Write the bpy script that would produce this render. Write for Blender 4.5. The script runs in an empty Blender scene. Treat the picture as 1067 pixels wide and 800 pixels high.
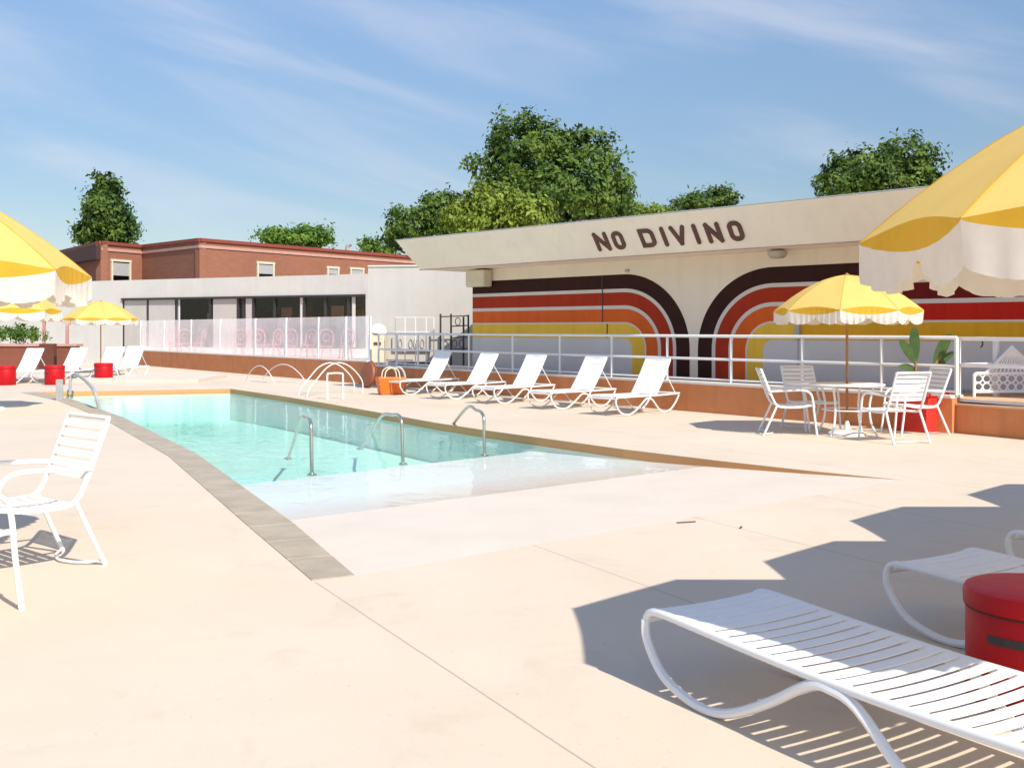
import bpy, math, random
from mathutils import Vector, Matrix, geometry
random.seed(7)
sc = bpy.context.scene
C = sc.collection
R = math.radians
# ------------------------------------------------------------------ survey of the place (metres; eye at 0,0,1.5 looking +Y)
F, CX, HY, H = 1100.0, 533.5, 343.0, 1.5
def P(px, py, z=0.0):
    Y = F*(H-z)/(py-HY); return Vector(((px-CX)/F*Y, Y, z))
def Q(px, Y, z=0.0): return Vector(((px-CX)/F*Y, Y, z))
def zat(py, Y): return H-(py-HY)*Y/F

# ------------------------------------------------------------------ materials
def nd(nt, t, **k):
    n = nt.nodes.new(t)
    for a, b in k.items():
        if a in n.inputs.keys(): n.inputs[a].default_value = b
        else: setattr(n, a, b)
    return n
def mat(name, col, rough=.6, var=.12, scale=4.0, bump=0.0, bscale=40.0, spec=.5, metal=0.0, col2=None, transl=0.0, sheen=0.0, coat=0.0, streak=0.0):
    m = bpy.data.materials.new(name); m.use_nodes = True; nt = m.node_tree; L = nt.links.new
    b = nt.nodes['Principled BSDF']; b.inputs['Roughness'].default_value = rough
    b.inputs['Specular IOR Level'].default_value = spec; b.inputs['Metallic'].default_value = metal
    b.inputs['Coat Weight'].default_value = coat
    tc = nd(nt, 'ShaderNodeTexCoord')
    n = nd(nt, 'ShaderNodeTexNoise'); n.inputs['Scale'].default_value = scale; n.inputs['Detail'].default_value = 6; n.inputs['Roughness'].default_value = .6
    L(tc.outputs['Object'], n.inputs['Vector'])
    mx = nd(nt, 'ShaderNodeMix', data_type='RGBA')
    c2 = col2 if col2 else tuple(max(0, c*(1-var*2)) for c in col)
    mx.inputs['A'].default_value = (*col, 1); mx.inputs['B'].default_value = (*c2, 1)
    mr = nd(nt, 'ShaderNodeMapRange'); mr.inputs['From Min'].default_value = .35; mr.inputs['From Max'].default_value = .75
    L(n.outputs['Fac'], mr.inputs['Value']); L(mr.outputs['Result'], mx.inputs['Factor'])
    L(mx.outputs['Result'], b.inputs['Base Color'])
    if streak:
        mpp = nd(nt, 'ShaderNodeMapping'); mpp.inputs['Scale'].default_value = (5, 5, .35); L(tc.outputs['Object'], mpp.inputs[0])
        n5 = nd(nt, 'ShaderNodeTexNoise'); n5.inputs['Scale'].default_value = 1; n5.inputs['Detail'].default_value = 5; L(mpp.outputs[0], n5.inputs['Vector'])
        m5 = nd(nt, 'ShaderNodeMapRange'); m5.inputs['From Min'].default_value = .5; m5.inputs['From Max'].default_value = .75; m5.inputs['To Max'].default_value = streak; L(n5.outputs['Fac'], m5.inputs['Value'])
        mm = nd(nt, 'ShaderNodeMix', data_type='RGBA'); mm.inputs['B'].default_value = tuple(c*.6 for c in col)+(1,)
        L(mx.outputs['Result'], mm.inputs['A']); L(m5.outputs[0], mm.inputs['Factor']); L(mm.outputs['Result'], b.inputs['Base Color'])
    if bump:
        n2 = nd(nt, 'ShaderNodeTexNoise'); n2.inputs['Scale'].default_value = bscale; n2.inputs['Detail'].default_value = 4
        L(tc.outputs['Object'], n2.inputs['Vector'])
        bp = nd(nt, 'ShaderNodeBump'); bp.inputs['Strength'].default_value = bump; bp.inputs['Distance'].default_value = .02
        L(n2.outputs['Fac'], bp.inputs['Height']); L(bp.outputs['Normal'], b.inputs['Normal'])
    if transl:
        t = nd(nt, 'ShaderNodeBsdfTranslucent'); ms = nd(nt, 'ShaderNodeMixShader'); ms.inputs[0].default_value = transl
        L(mx.outputs['Result'], t.inputs['Color']); L(b.outputs[0], ms.inputs[1]); L(t.outputs[0], ms.inputs[2])
        L(ms.outputs[0], nt.nodes['Material Output'].inputs['Surface'])
    return m

M = {}
M['white_metal'] = mat('white_metal', (.80,.80,.80), .35, .03, 8)
M['strap'] = mat('strap_vinyl', (.82,.82,.83), .42, .03, 6, .05, 30)
M['yellow'] = mat('canopy_yellow', (.90,.66,.20), .8, .04, 3, .0, 300, transl=.42)
M['yellow2'] = mat('valance_yellow_shaded', (.78,.46,.035), .8, .06, 6, .15, 300, transl=.35)  # canopy yellow made darker: shade of the hanging flap put into the colour
M['fringe'] = mat('fringe_white', (.84,.79,.74), .85, .04, 14, .0, 120, transl=.35)
M['wood'] = mat('pole_wood', (.42,.19,.07), .5, .2, 20)
M['stucco_white'] = mat('stucco_white', (.54,.515,.475), .8, .05, 1.2, .12, 60, streak=.15)
M['low_white'] = mat('low_building_white', (.66,.64,.60), .8, .05, 1.2, .12, 60, streak=.15)
M['stucco_cream'] = mat('stucco_cream', (.83,.72,.58), .8, .05, .8, .12, 60, streak=.15)
M['fascia'] = mat('fascia_cream', (.88,.78,.645), .7, .05, .7, .05, 40, streak=.15)
M['orange_wall'] = mat('orange_wall', (.66,.26,.10), .75, .0, 1.6, .2, 30, col2=(.56,.20,.07), streak=.5)
M['orange_deck'] = mat('platform_top', (.66,.42,.26), .75, .1, 3, .1, 30)
M['kerb'] = mat('kerb_white', (.76,.72,.68), .6, .06, 5)
M['brown'] = mat('mural_brown', (.040,.012,.010), .55, .1, 1.5, spec=.12, streak=.35)
M['red'] = mat('mural_red', (.40,.034,.010), .5, .08, 1.5, spec=.12, streak=.35)
M['orange'] = mat('mural_orange', (.72,.125,.020), .5, .08, 1.5, spec=.12, streak=.35)
M['mustard'] = mat('mural_yellow', (.84,.52,.06), .5, .06, 1.5, spec=.12, streak=.35)
M['maroon'] = mat('mural_maroon', (.15,.008,.006), .5, .08, 1.5, spec=.12, streak=.35)
M['scarlet'] = mat('mural_scarlet', (.52,.018,.008), .5, .06, 1.5, spec=.12, streak=.35)
M['amber'] = mat('mural_amber', (.74,.38,.02), .5, .06, 1.5, spec=.12, streak=.35)
M['mural_line'] = mat('mural_line', (.64,.58,.52), .6, .04, 2)
M['panel_grey'] = mat('panel_grey', (.60,.58,.57), .6, .05, 1)
M['letter'] = mat('letter_brown', (.11,.028,.022), .5, .2, 5)
M['dark_metal'] = mat('dark_metal', (.045,.04,.04), .4, .1, 8)
M['steel'] = mat('rail_steel', (.55,.52,.46), .28, .1, 10, metal=.85)
M['coping'] = mat('coping_stone', (.43,.36,.275), .75, .14, 3, .3, 50)
M['red_vinyl'] = mat('red_vinyl', (.50,.006,.010), .45, .12, 3, .12, 14, spec=.25)
M['red_cloth'] = mat('red_cloth', (.62,.03,.02), .7, .1, 5, .2, 60)
M['brown_dark'] = mat('brown_dark', (.12,.035,.02), .7, .1, 5)
M['orange_bag'] = mat('orange_bag', (.75,.16,.015), .5, .08, 8, .15, 30)
M['grey'] = mat('grey_paint', (.40,.40,.40), .5, .08, 8)
M['cream'] = mat('cream_plastic', (.66,.60,.45), .5, .06, 8)
M['leaf_big'] = mat('big_leaf', (.09,.17,.05), .45, .2, 9, .1, 30, transl=.25)
M['trunk_plant'] = mat('plant_stem', (.38,.17,.05), .7, .2, 12, .2, 40)
M['bark'] = mat('bark', (.12,.08,.05), .9, .2, 6, .5, 20)
M['pink'] = mat('pink_chair', (.62,.16,.16), .5, .05, 8)
M['curtain'] = mat('curtain_white', (.66,.65,.62), .9, .05, 6, .2, 18)
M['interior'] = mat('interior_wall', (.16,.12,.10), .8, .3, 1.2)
M['trim_red'] = mat('trim_red', (.27,.055,.035), .6, .1, 3)
M['trim_pink'] = mat('trim_pink', (.55,.30,.24), .7, .1, 3)
M['roofing'] = mat('roofing', (.30,.28,.26), .9, .1, 2)
M['brick_dark'] = mat('eaves_dark', (.10,.045,.035), .8, .1, 3)
M['light_glass'] = mat('lamp_shade', (.45,.40,.34), .4, .05, 5)

def brick_mat():
    m = bpy.data.materials.new('terracotta_brick'); m.use_nodes = True; nt = m.node_tree; L = nt.links.new
    b = nt.nodes['Principled BSDF']; b.inputs['Roughness'].default_value = .85
    tc = nd(nt,'ShaderNodeTexCoord'); sx = nd(nt,'ShaderNodeSeparateXYZ'); cx = nd(nt,'ShaderNodeCombineXYZ')
    L(tc.outputs['Object'], sx.inputs[0])
    y3 = nd(nt,'ShaderNodeMath', operation='MULTIPLY'); y3.inputs[1].default_value=.3; L(sx.outputs['Y'], y3.inputs[0]); ad = nd(nt,'ShaderNodeMath', operation='ADD'); L(sx.outputs['X'], ad.inputs[0]); L(y3.outputs[0], ad.inputs[1])
    L(ad.outputs[0], cx.inputs['X']); L(sx.outputs['Z'], cx.inputs['Y'])
    br = nd(nt,'ShaderNodeTexBrick'); br.inputs['Scale'].default_value = 2.2
    br.inputs['Color1'].default_value = (.33,.13,.075,1); br.inputs['Color2'].default_value = (.29,.11,.06,1)
    br.inputs['Mortar'].default_value = (.30,.14,.09,1); br.inputs['Mortar Size'].default_value = .02
    L(cx.outputs[0], br.inputs['Vector'])
    n = nd(nt,'ShaderNodeTexNoise'); n.inputs['Scale'].default_value=.5; n.inputs['Detail'].default_value=5
    L(tc.outputs['Object'], n.inputs['Vector'])
    mx = nd(nt,'ShaderNodeMix', data_type='RGBA', blend_type='MULTIPLY'); mx.inputs['Factor'].default_value=.5
    L(br.outputs['Color'], mx.inputs['A']); 
    rp = nd(nt,'ShaderNodeValToRGB'); rp.color_ramp.elements[0].color=(.6,.6,.6,1); rp.color_ramp.elements[1].color=(1.1,1.1,1.1,1)
    L(n.outputs['Fac'], rp.inputs[0]); L(rp.outputs[0], mx.inputs['B']); L(mx.outputs['Result'], b.inputs['Base Color'])
    return m
M['brick'] = brick_mat()

def deck_mat():
    m = bpy.data.materials.new('deck_concrete'); m.use_nodes = True; nt = m.node_tree; L = nt.links.new
    b = nt.nodes['Principled BSDF']; b.inputs['Roughness'].default_value = .85; b.inputs['Specular IOR Level'].default_value=.3
    tc = nd(nt,'ShaderNodeTexCoord')
    def noise(s, d=6, r=.6, dist=0):
        n = nd(nt,'ShaderNodeTexNoise'); n.inputs['Scale'].default_value=s; n.inputs['Detail'].default_value=d; n.inputs['Roughness'].default_value=r; n.inputs['Distortion'].default_value=dist
        L(tc.outputs['Object'], n.inputs['Vector']); return n
    def ramp(src, a, b_, ca, cb):
        r = nd(nt,'ShaderNodeMapRange'); r.inputs['From Min'].default_value=a; r.inputs['From Max'].default_value=b_
        r.inputs['To Min'].default_value=ca; r.inputs['To Max'].default_value=cb; L(src, r.inputs['Value']); return r.outputs['Result']
    mx = nd(nt,'ShaderNodeMix', data_type='RGBA'); mx.inputs['A'].default_value=(.635,.54,.435,1); mx.inputs['B'].default_value=(.59,.488,.382,1)
    L(ramp(noise(.45).outputs['Fac'],.35,.7,0,1), mx.inputs['Factor'])
    # stains and speckle
    m2 = nd(nt,'ShaderNodeMix', data_type='RGBA'); m2.inputs['B'].default_value=(.46,.36,.28,1)
    L(mx.outputs['Result'], m2.inputs['A']); L(ramp(noise(1.7,8,.7,.6).outputs['Fac'],.54,.80,0,.5), m2.inputs['Factor'])
    m3 = nd(nt,'ShaderNodeMix', data_type='RGBA'); m3.inputs['B'].default_value=(.30,.22,.16,1)
    L(m2.outputs['Result'], m3.inputs['A']); L(ramp(noise(30,3,.6).outputs['Fac'],.66,.76,0,.5), m3.inputs['Factor'])
    # control joints, 1.67 m apart
    dp = nd(nt,'ShaderNodeVectorMath', operation='DOT_PRODUCT'); dp.inputs[1].default_value=(.8775,.4795,0)
    wob = nd(nt,'ShaderNodeVectorMath', operation='MULTIPLY_ADD'); wob.inputs[1].default_value=(.012,.012,0)
    L(noise(1.2).outputs['Color'], wob.inputs[0]); L(tc.outputs['Object'], wob.inputs[2]); L(wob.outputs[0], dp.inputs[0])
    ad = nd(nt,'ShaderNodeMath', operation='ADD'); ad.inputs[1].default_value = -(-1.15*.8775+6.25*.4795)+1.67*20+.835
    L(dp.outputs['Value'], ad.inputs[0])
    mo = nd(nt,'ShaderNodeMath', operation='MODULO'); mo.inputs[1].default_value=1.67; L(ad.outputs[0], mo.inputs[0])
    sb = nd(nt,'ShaderNodeMath', operation='SUBTRACT'); sb.inputs[1].default_value=.835; L(mo.outputs[0], sb.inputs[0])
    ab = nd(nt,'ShaderNodeMath', operation='ABSOLUTE'); L(sb.outputs[0], ab.inputs[0])
    j0 = ramp(ab.outputs[0], .003,.007, .6,0)
    gj = nd(nt,'ShaderNodeMath', operation='GREATER_THAN'); gj.inputs[1].default_value=(-1.15*.8775+6.25*.4795)+.8; L(dp.outputs['Value'], gj.inputs[0])
    jm = nd(nt,'ShaderNodeMath', operation='MULTIPLY'); L(j0, jm.inputs[0]); 
    sy = nd(nt,'ShaderNodeSeparateXYZ'); L(tc.outputs['Object'], sy.inputs[0]); ly = nd(nt,'ShaderNodeMath', operation='LESS_THAN'); ly.inputs[1].default_value=6.27; L(sy.outputs['Y'], ly.inputs[0])
    gl0 = nd(nt,'ShaderNodeMath', operation='GREATER_THAN'); gl0.inputs[1].default_value=(-1.15*.8775+6.25*.4795)-.3; L(dp.outputs['Value'], gl0.inputs[0])
    l2 = nd(nt,'ShaderNodeMath', operation='MULTIPLY'); L(ly.outputs[0], l2.inputs[0]); L(gl0.outputs[0], l2.inputs[1])
    mxx = nd(nt,'ShaderNodeMath', operation='MAXIMUM'); L(gj.outputs[0], mxx.inputs[0]); L(l2.outputs[0], mxx.inputs[1]); L(mxx.outputs[0], jm.inputs[1]); j = jm.outputs[0]
    m4 = nd(nt,'ShaderNodeMix', data_type='RGBA'); m4.inputs['B'].default_value=(.30,.21,.15,1)
    L(m3.outputs['Result'], m4.inputs['A']); L(j, m4.inputs['Factor']); L(m4.outputs['Result'], b.inputs['Base Color'])
    bp = nd(nt,'ShaderNodeBump'); bp.inputs['Strength'].default_value=.35; bp.inputs['Distance'].default_value=.006
    L(noise(90,5,.7).outputs['Fac'], bp.inputs['Height']); L(bp.outputs['Normal'], b.inputs['Normal'])
    return m
M['deck'] = deck_mat()
M['beach'] = mat('beach_plaster', (.70,.605,.51), .55, .05, 1.2, .1, 60, spec=.4)
def two_tone(m):   # pale aqua plaster below the waterline, bare cream plaster above
    nt=m.node_tree; L=nt.links.new; b=nt.nodes['Principled BSDF']; src=b.inputs['Base Color'].links[0].from_socket
    tc=nd(nt,'ShaderNodeTexCoord'); sx=nd(nt,'ShaderNodeSeparateXYZ'); L(tc.outputs['Object'],sx.inputs[0])
    mr=nd(nt,'ShaderNodeMapRange'); mr.inputs['From Min'].default_value=-.125; mr.inputs['From Max'].default_value=-.082; mr.inputs['To Min'].default_value=1; mr.inputs['To Max'].default_value=0; L(sx.outputs['Z'],mr.inputs['Value'])
    mx=nd(nt,'ShaderNodeMix',data_type='RGBA'); L(src,mx.inputs['A']); mx.inputs['B'].default_value=(.76,.79,.755,1); L(mr.outputs[0],mx.inputs['Factor']); L(mx.outputs['Result'],b.inputs['Base Color'])
two_tone(M['beach'])
M['step']=mat('step_plaster', (.66,.57,.48), .6, .05, 2)
M['planter']=mat('planter_shaded', (.22,.07,.04), .75, .1, 3)  # dark brown-red with the box's shade put into the colour
M['ring']=mat('disc_brown', (.30,.09,.04), .5, .1, 3)
M['ground'] = mat('dry_grass', (.12,.14,.05), .95, .2, .5)

def plaster_mat():
    m = bpy.data.materials.new('pool_plaster'); m.use_nodes=True; nt=m.node_tree; L=nt.links.new
    b = nt.nodes['Principled BSDF']; b.inputs['Roughness'].default_value=.6
    tc = nd(nt,'ShaderNodeTexCoord'); s = nd(nt,'ShaderNodeSeparateXYZ'); L(tc.outputs['Object'], s.inputs[0])
    n = nd(nt,'ShaderNodeTexNoise'); n.inputs['Scale'].default_value=1.3; n.inputs['Detail'].default_value=5
    L(tc.outputs['Object'], n.inputs['Vector'])
    n3 = nd(nt,'ShaderNodeTexNoise'); n3.inputs['Scale'].default_value=.35; n3.inputs['Detail'].default_value=3
    L(tc.outputs['Object'], n3.inputs['Vector'])
    tile = nd(nt,'ShaderNodeMix', data_type='RGBA'); tile.inputs['A'].default_value=(.62,.33,.12,1); tile.inputs['B'].default_value=(.36,.17,.07,1)
    L(n3.outputs['Fac'], tile.inputs['Factor'])
    pl = nd(nt,'ShaderNodeMix', data_type='RGBA'); pl.inputs['A'].default_value=(.66,.82,.74,1); pl.inputs['B'].default_value=(.57,.77,.70,1)
    L(n.outputs['Fac'], pl.inputs['Factor'])
    gt = nd(nt,'ShaderNodeMath', operation='GREATER_THAN'); gt.inputs[1].default_value=-.115; L(s.outputs['Z'], gt.inputs[0])
    mx = nd(nt,'ShaderNodeMix', data_type='RGBA'); L(gt.outputs[0], mx.inputs['Factor']); L(pl.outputs['Result'], mx.inputs['A']); L(tile.outputs['Result'], mx.inputs['B'])
    L(mx.outputs['Result'], b.inputs['Base Color']); return m
M['plaster'] = plaster_mat()

def two_sided_ior(nt, fr, ior):   # the same reflectance from either side of a sheet
    g=nd(nt,'ShaderNodeNewGeometry'); mr=nd(nt,'ShaderNodeMapRange'); mr.inputs['To Min'].default_value=ior; mr.inputs['To Max'].default_value=1/ior
    nt.links.new(g.outputs['Backfacing'],mr.inputs['Value']); nt.links.new(mr.outputs[0],fr.inputs['IOR'])
def water_mat():
    m = bpy.data.materials.new('pool_water'); m.use_nodes=True; nt=m.node_tree; L=nt.links.new
    nt.nodes.remove(nt.nodes['Principled BSDF']); out = nt.nodes['Material Output']
    tr = nd(nt,'ShaderNodeBsdfTransparent'); gl = nd(nt,'ShaderNodeBsdfGlossy'); gl.inputs['Roughness'].default_value=.03
    fr = nd(nt,'ShaderNodeFresnel'); two_sided_ior(nt,fr,1.33)
    ml = nd(nt,'ShaderNodeMath', operation='MULTIPLY'); ml.inputs[1].default_value=.75; L(fr.outputs[0], ml.inputs[0])
    ms = nd(nt,'ShaderNodeMixShader'); L(ml.outputs[0], ms.inputs[0]); L(tr.outputs[0], ms.inputs[1]); L(gl.outputs[0], ms.inputs[2])
    tc = nd(nt,'ShaderNodeTexCoord'); n = nd(nt,'ShaderNodeTexNoise'); n.inputs['Scale'].default_value=2.2; n.inputs['Detail'].default_value=3; n.inputs['Distortion'].default_value=.5
    L(tc.outputs['Object'], n.inputs['Vector'])
    bp = nd(nt,'ShaderNodeBump'); bp.inputs['Strength'].default_value=.16; bp.inputs['Distance'].default_value=.05
    L(n.outputs['Fac'], bp.inputs['Height']); L(bp.outputs['Normal'], gl.inputs['Normal']); L(bp.outputs['Normal'], fr.inputs['Normal'])
    L(ms.outputs[0], out.inputs['Surface'])
    va = nd(nt,'ShaderNodeVolumeAbsorption'); va.inputs['Color'].default_value=(.36,.94,.85,1); va.inputs['Density'].default_value=.13
    L(va.outputs[0], out.inputs['Volume'])
    return m
M['water'] = water_mat()

def glass_mat(name, tint, gloss=.04, haze=0.0, hz=(.8,.8,.82), tl=False):
    m = bpy.data.materials.new(name); m.use_nodes=True; nt=m.node_tree; L=nt.links.new
    nt.nodes.remove(nt.nodes['Principled BSDF']); out = nt.nodes['Material Output']
    tr = nd(nt,'ShaderNodeBsdfTransparent'); tr.inputs[0].default_value=(*tint,1); gl = nd(nt,'ShaderNodeBsdfGlossy'); gl.inputs['Roughness'].default_value=gloss
    fr = nd(nt,'ShaderNodeFresnel'); two_sided_ior(nt,fr,1.45)
    ms = nd(nt,'ShaderNodeMixShader'); L(fr.outputs[0], ms.inputs[0]); L(gl.outputs[0], ms.inputs[2])
    if haze:
        df = nd(nt,'ShaderNodeBsdfDiffuse'); df.inputs[0].default_value=(*hz,1); m2 = nd(nt,'ShaderNodeMixShader')
        tc = nd(nt,'ShaderNodeTexCoord'); n = nd(nt,'ShaderNodeTexNoise'); n.inputs['Scale'].default_value=1.1; L(tc.outputs['Object'], n.inputs['Vector'])
        mr = nd(nt,'ShaderNodeMapRange'); mr.inputs['To Min'].default_value=haze*.7; mr.inputs['To Max'].default_value=min(1,haze*1.3); L(n.outputs['Fac'], mr.inputs['Value'])
        
        dsrc=df.outputs[0]
        if tl:
            tt=nd(nt,'ShaderNodeBsdfTranslucent'); tt.inputs[0].default_value=(*hz,1); m3=nd(nt,'ShaderNodeAddShader'); L(df.outputs[0],m3.inputs[0]); L(tt.outputs[0],m3.inputs[1]); dsrc=m3.outputs[0]
        L(mr.outputs[0], m2.inputs[0]); L(tr.outputs[0], m2.inputs[1]); L(dsrc, m2.inputs[2]); L(m2.outputs[0], ms.inputs[1])
    else: L(tr.outputs[0], ms.inputs[1])
    L(ms.outputs[0], out.inputs['Surface']); return m
M['frost'] = glass_mat('frosted_glass', (1,.99,1),   .1, .24, (.95,.93,.95), True)
M['pane'] = glass_mat('window_glass', (.80,.82,.82), .02)
M['pane_dark'] = glass_mat('dark_window_glass', (.25,.27,.28), .02)

def leaf_mat(name, a, b_):
    m = bpy.data.materials.new(name); m.use_nodes=True; nt=m.node_tree; L=nt.links.new
    b = nt.nodes['Principled BSDF']; b.inputs['Roughness'].default_value=.55; b.inputs['Specular IOR Level'].default_value=.3
    tc = nd(nt,'ShaderNodeTexCoord'); n = nd(nt,'ShaderNodeTexNoise'); n.inputs['Scale'].default_value=.9; n.inputs['Detail'].default_value=4
    L(tc.outputs['Object'], n.inputs['Vector'])
    mr = nd(nt,'ShaderNodeMapRange'); mr.inputs['From Min'].default_value=.35; mr.inputs['From Max'].default_value=.65; L(n.outputs['Fac'], mr.inputs['Value'])
    mx = nd(nt,'ShaderNodeMix', data_type='RGBA'); mx.inputs['A'].default_value=(*a,1); mx.inputs['B'].default_value=(*b_,1); L(mr.outputs[0], mx.inputs['Factor'])
    L(mx.outputs['Result'], b.inputs['Base Color'])
    t = nd(nt,'ShaderNodeBsdfTranslucent'); ms = nd(nt,'ShaderNodeMixShader'); ms.inputs[0].default_value=.25
    L(mx.outputs['Result'], t.inputs['Color']); L(b.outputs[0], ms.inputs[1]); L(t.outputs[0], ms.inputs[2]); L(ms.outputs[0], nt.nodes['Material Output'].inputs['Surface'])
    return m
M['leaf_dark'] = leaf_mat('leaf_dark', (.030,.075,.016), (.15,.23,.03))
M['leaf_mid'] = leaf_mat('leaf_mid', (.07,.15,.02), (.17,.28,.035))
M['leaf_light'] = leaf_mat('leaf_light', (.12,.19,.02), (.27,.34,.045))

# ------------------------------------------------------------------ mesh helpers
class MB:
    def __init__(s): s.v=[]; s.f=[]
    def add(s, vs, fs):
        b=len(s.v); s.v += [Vector(v) for v in vs]; s.f += [tuple(i+b for i in f) for f in fs]; return s
    def box(s, c, size, rz=0.0, m=None):
        a,b,d = size[0]/2,size[1]/2,size[2]/2
        vs=[Vector((x,y,z)) for x in(-a,a) for y in(-b,b) for z in(-d,d)]
        if m is None: m = Matrix.Rotation(rz,4,'Z')
        vs=[m@v+Vector(c) for v in vs]
        return s.add(vs, [(0,1,3,2),(4,6,7,5),(0,4,5,1),(2,3,7,6),(0,2,6,4),(1,5,7,3)])
    def hexa(s, bot, top):   # two quads, matching order
        return s.add(list(bot)+list(top), [(3,2,1,0),(4,5,6,7),(0,1,5,4),(1,2,6,5),(2,3,7,6),(3,0,4,7)])
    def prism(s, poly, off):  # planar polygon extruded by vector off
        n=len(poly); o=Vector(off)
        return s.add([Vector(p) for p in poly]+[Vector(p)+o for p in poly],
            [tuple(range(n))[::-1], tuple(range(n,2*n))]+[(i,(i+1)%n,n+(i+1)%n,n+i) for i in range(n)])
    def tube(s, pts, r, n=8, smooth=0, closed=False):
        pts=[Vector(p) for p in pts]
        if smooth: pts=catmull(pts, smooth, closed)
        N=len(pts); rings=[]; up=None
        for i,p in enumerate(pts):
            if closed: d=(pts[(i+1)%N]-pts[i-1])
            else: d=(pts[min(i+1,N-1)]-pts[max(i-1,0)])
            d.normalize()
            if up is None:
                up = Vector((0,0,1)) if abs(d.z)<.9 else Vector((1,0,0))
            a=d.cross(up)
            if a.length<1e-5: a=d.orthogonal()
            a.normalize(); up=a.cross(d).normalized()
            rr = r(i/(N-1)) if callable(r) else r
            rings.append([p+(a*math.cos(2*math.pi*k/n)+up*math.sin(2*math.pi*k/n))*rr for k in range(n)])
        vs=[v for g in rings for v in g]; fs=[]
        for i in range(N if closed else N-1):
            j=(i+1)%N
            for k in range(n): fs.append((i*n+k,i*n+(k+1)%n,j*n+(k+1)%n,j*n+k))
        if not closed: fs += [tuple(range(n))[::-1], tuple((N-1)*n+k for k in range(n))]
        return s.add(vs,fs)
    def lathe(s, prof, n=32, c=(0,0,0), m=None):
        c=Vector(c); vs=[]; fs=[]
        for r,z in prof:
            for k in range(n):
                v=Vector((r*math.cos(2*math.pi*k/n), r*math.sin(2*math.pi*k/n), z))
                vs.append((m@v if m else v)+c)
        for i in range(len(prof)-1):
            for k in range(n): fs.append((i*n+k,i*n+(k+1)%n,(i+1)*n+(k+1)%n,(i+1)*n+k))
        fs.append(tuple(range(n))[::-1]); fs.append(tuple((len(prof)-1)*n+k for k in range(n)))
        return s.add(vs,fs)
    def build(s, name, m, parent=None, world=False, smooth=False, bevel=0.0):
        me=bpy.data.meshes.new(name)
        off = Vector((0,0,0))
        if world and parent is not None:
            off = parent.location.copy()
            if parent.parent is not None: off += parent.parent.location
        me.from_pydata([tuple(v-off) for v in s.v],[],s.f); me.update()
        o=bpy.data.objects.new(name, me); C.objects.link(o)
        mats = m if isinstance(m,(list,tuple)) else [m]
        for q in mats: me.materials.append(q)
        if smooth:
            for p in me.polygons: p.use_smooth=True
            try: me.set_sharp_from_angle(angle=R(40))
            except Exception: pass
        if parent is not None: o.parent=parent
        if bevel:
            b=o.modifiers.new('bevel','BEVEL'); b.width=bevel; b.segments=2; b.limit_method='ANGLE'
        return o
def catmull(pts, sub, closed=False):
    out=[]; N=len(pts)
    rng = N if closed else N-1
    for i in range(rng):
        if closed: p0,p1,p2,p3 = pts[i-1],pts[i],pts[(i+1)%N],pts[(i+2)%N]
        else: p0,p1,p2,p3 = pts[max(i-1,0)],pts[i],pts[i+1],pts[min(i+2,N-1)]
        for k in range(sub):
            t=k/sub; out.append(.5*((2*p1)+(p2-p0)*t+(2*p0-5*p1+4*p2-p3)*t*t+(3*p1-p0-3*p2+p3)*t**3))
    if not closed: out.append(pts[-1])
    return out
def tag(o, label, cat, group=None, kind=None):
    if label: o['label']=label
    if cat: o['category']=cat
    if group: o['group']=group
    if kind: o['kind']=kind
    return o
def thing(name, label, cat, loc=(0,0,0), rz=0.0, group=None):
    o=bpy.data.objects.new(name,None); C.objects.link(o); o.location=loc; o.rotation_euler=(0,0,rz); o.empty_display_size=.2
    return tag(o,label,cat,group)
def dup(o, parent=None):
    c=o.copy(); C.objects.link(c); c.parent=parent
    for ch in [x for x in list(bpy.data.objects) if x.parent==o]: dup(ch,c)
    return c
def place(root, loc, rz, label, group=None):
    c=dup(root); c.location=loc; c.rotation_euler=(0,0,rz); c['label']=label
    if group: c['group']=group
    return c
def struct(mb, name, m, **k):
    o=mb.build(name,m,**k); o['kind']='structure'; return o
def flat(polys, z=0.0, zf=None):
    """tessellate polygon with holes"""
    loops=[[Vector((p[0],p[1],0)) for p in pl] for pl in polys]
    tris=geometry.tessellate_polygon(loops); vs=[v for l in loops for v in l]
    mb=MB(); fs=[]
    for t in tris:
        a,b,c=[vs[i] for i in t]
        if (b-a).cross(c-a).z<0: t=(t[0],t[2],t[1])
        fs.append(tuple(t))
    mb.add([Vector((v.x,v.y,(zf(v) if zf else z))) for v in vs], fs); return mb
def face_dir(fx, fy): return math.atan2(-fx, fy)   # rotation that sends local +Y to (fx,fy)

# ------------------------------------------------------------------ POOL, DECK, GROUND
outer=[P(325,605),P(260,549.5),P(175,475),P(107,436),P(60,417.5),P(22,409)]
inner=[]
for i,p in enumerate(outer):
    d=(outer[min(i+1,len(outer)-1)]-outer[max(i-1,0)]).normalized(); n=Vector((d.y,-d.x,0))
    inner.append(p+n*.34)
A=P(370,600); inner[0]=A
B=P(940,500)
right=[P(840,490),P(750,480),P(650,468),P(560,455.6),P(508,448.5),P(455,440.5),P(399,430.5),P(345,421),P(290,412),P(240,405)]
outline=[A,B]+right+inner[:0:-1]          # closed loop
def loop2(l): return [(p.x,p.y) for p in l]
deckrect=[(-60,-14),(40,-14),(40,70),(-60,70)]
dk=flat([deckrect, loop2(outline)]); struct(dk,'pool_deck',M['deck'])
g=flat([[(-900,-900),(900,-900),(900,1500),(-900,1500)],[(-60,-14),(40,-14),(40,70),(-60,70)]], -.02); struct(g,'ground',M['ground'])
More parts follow.
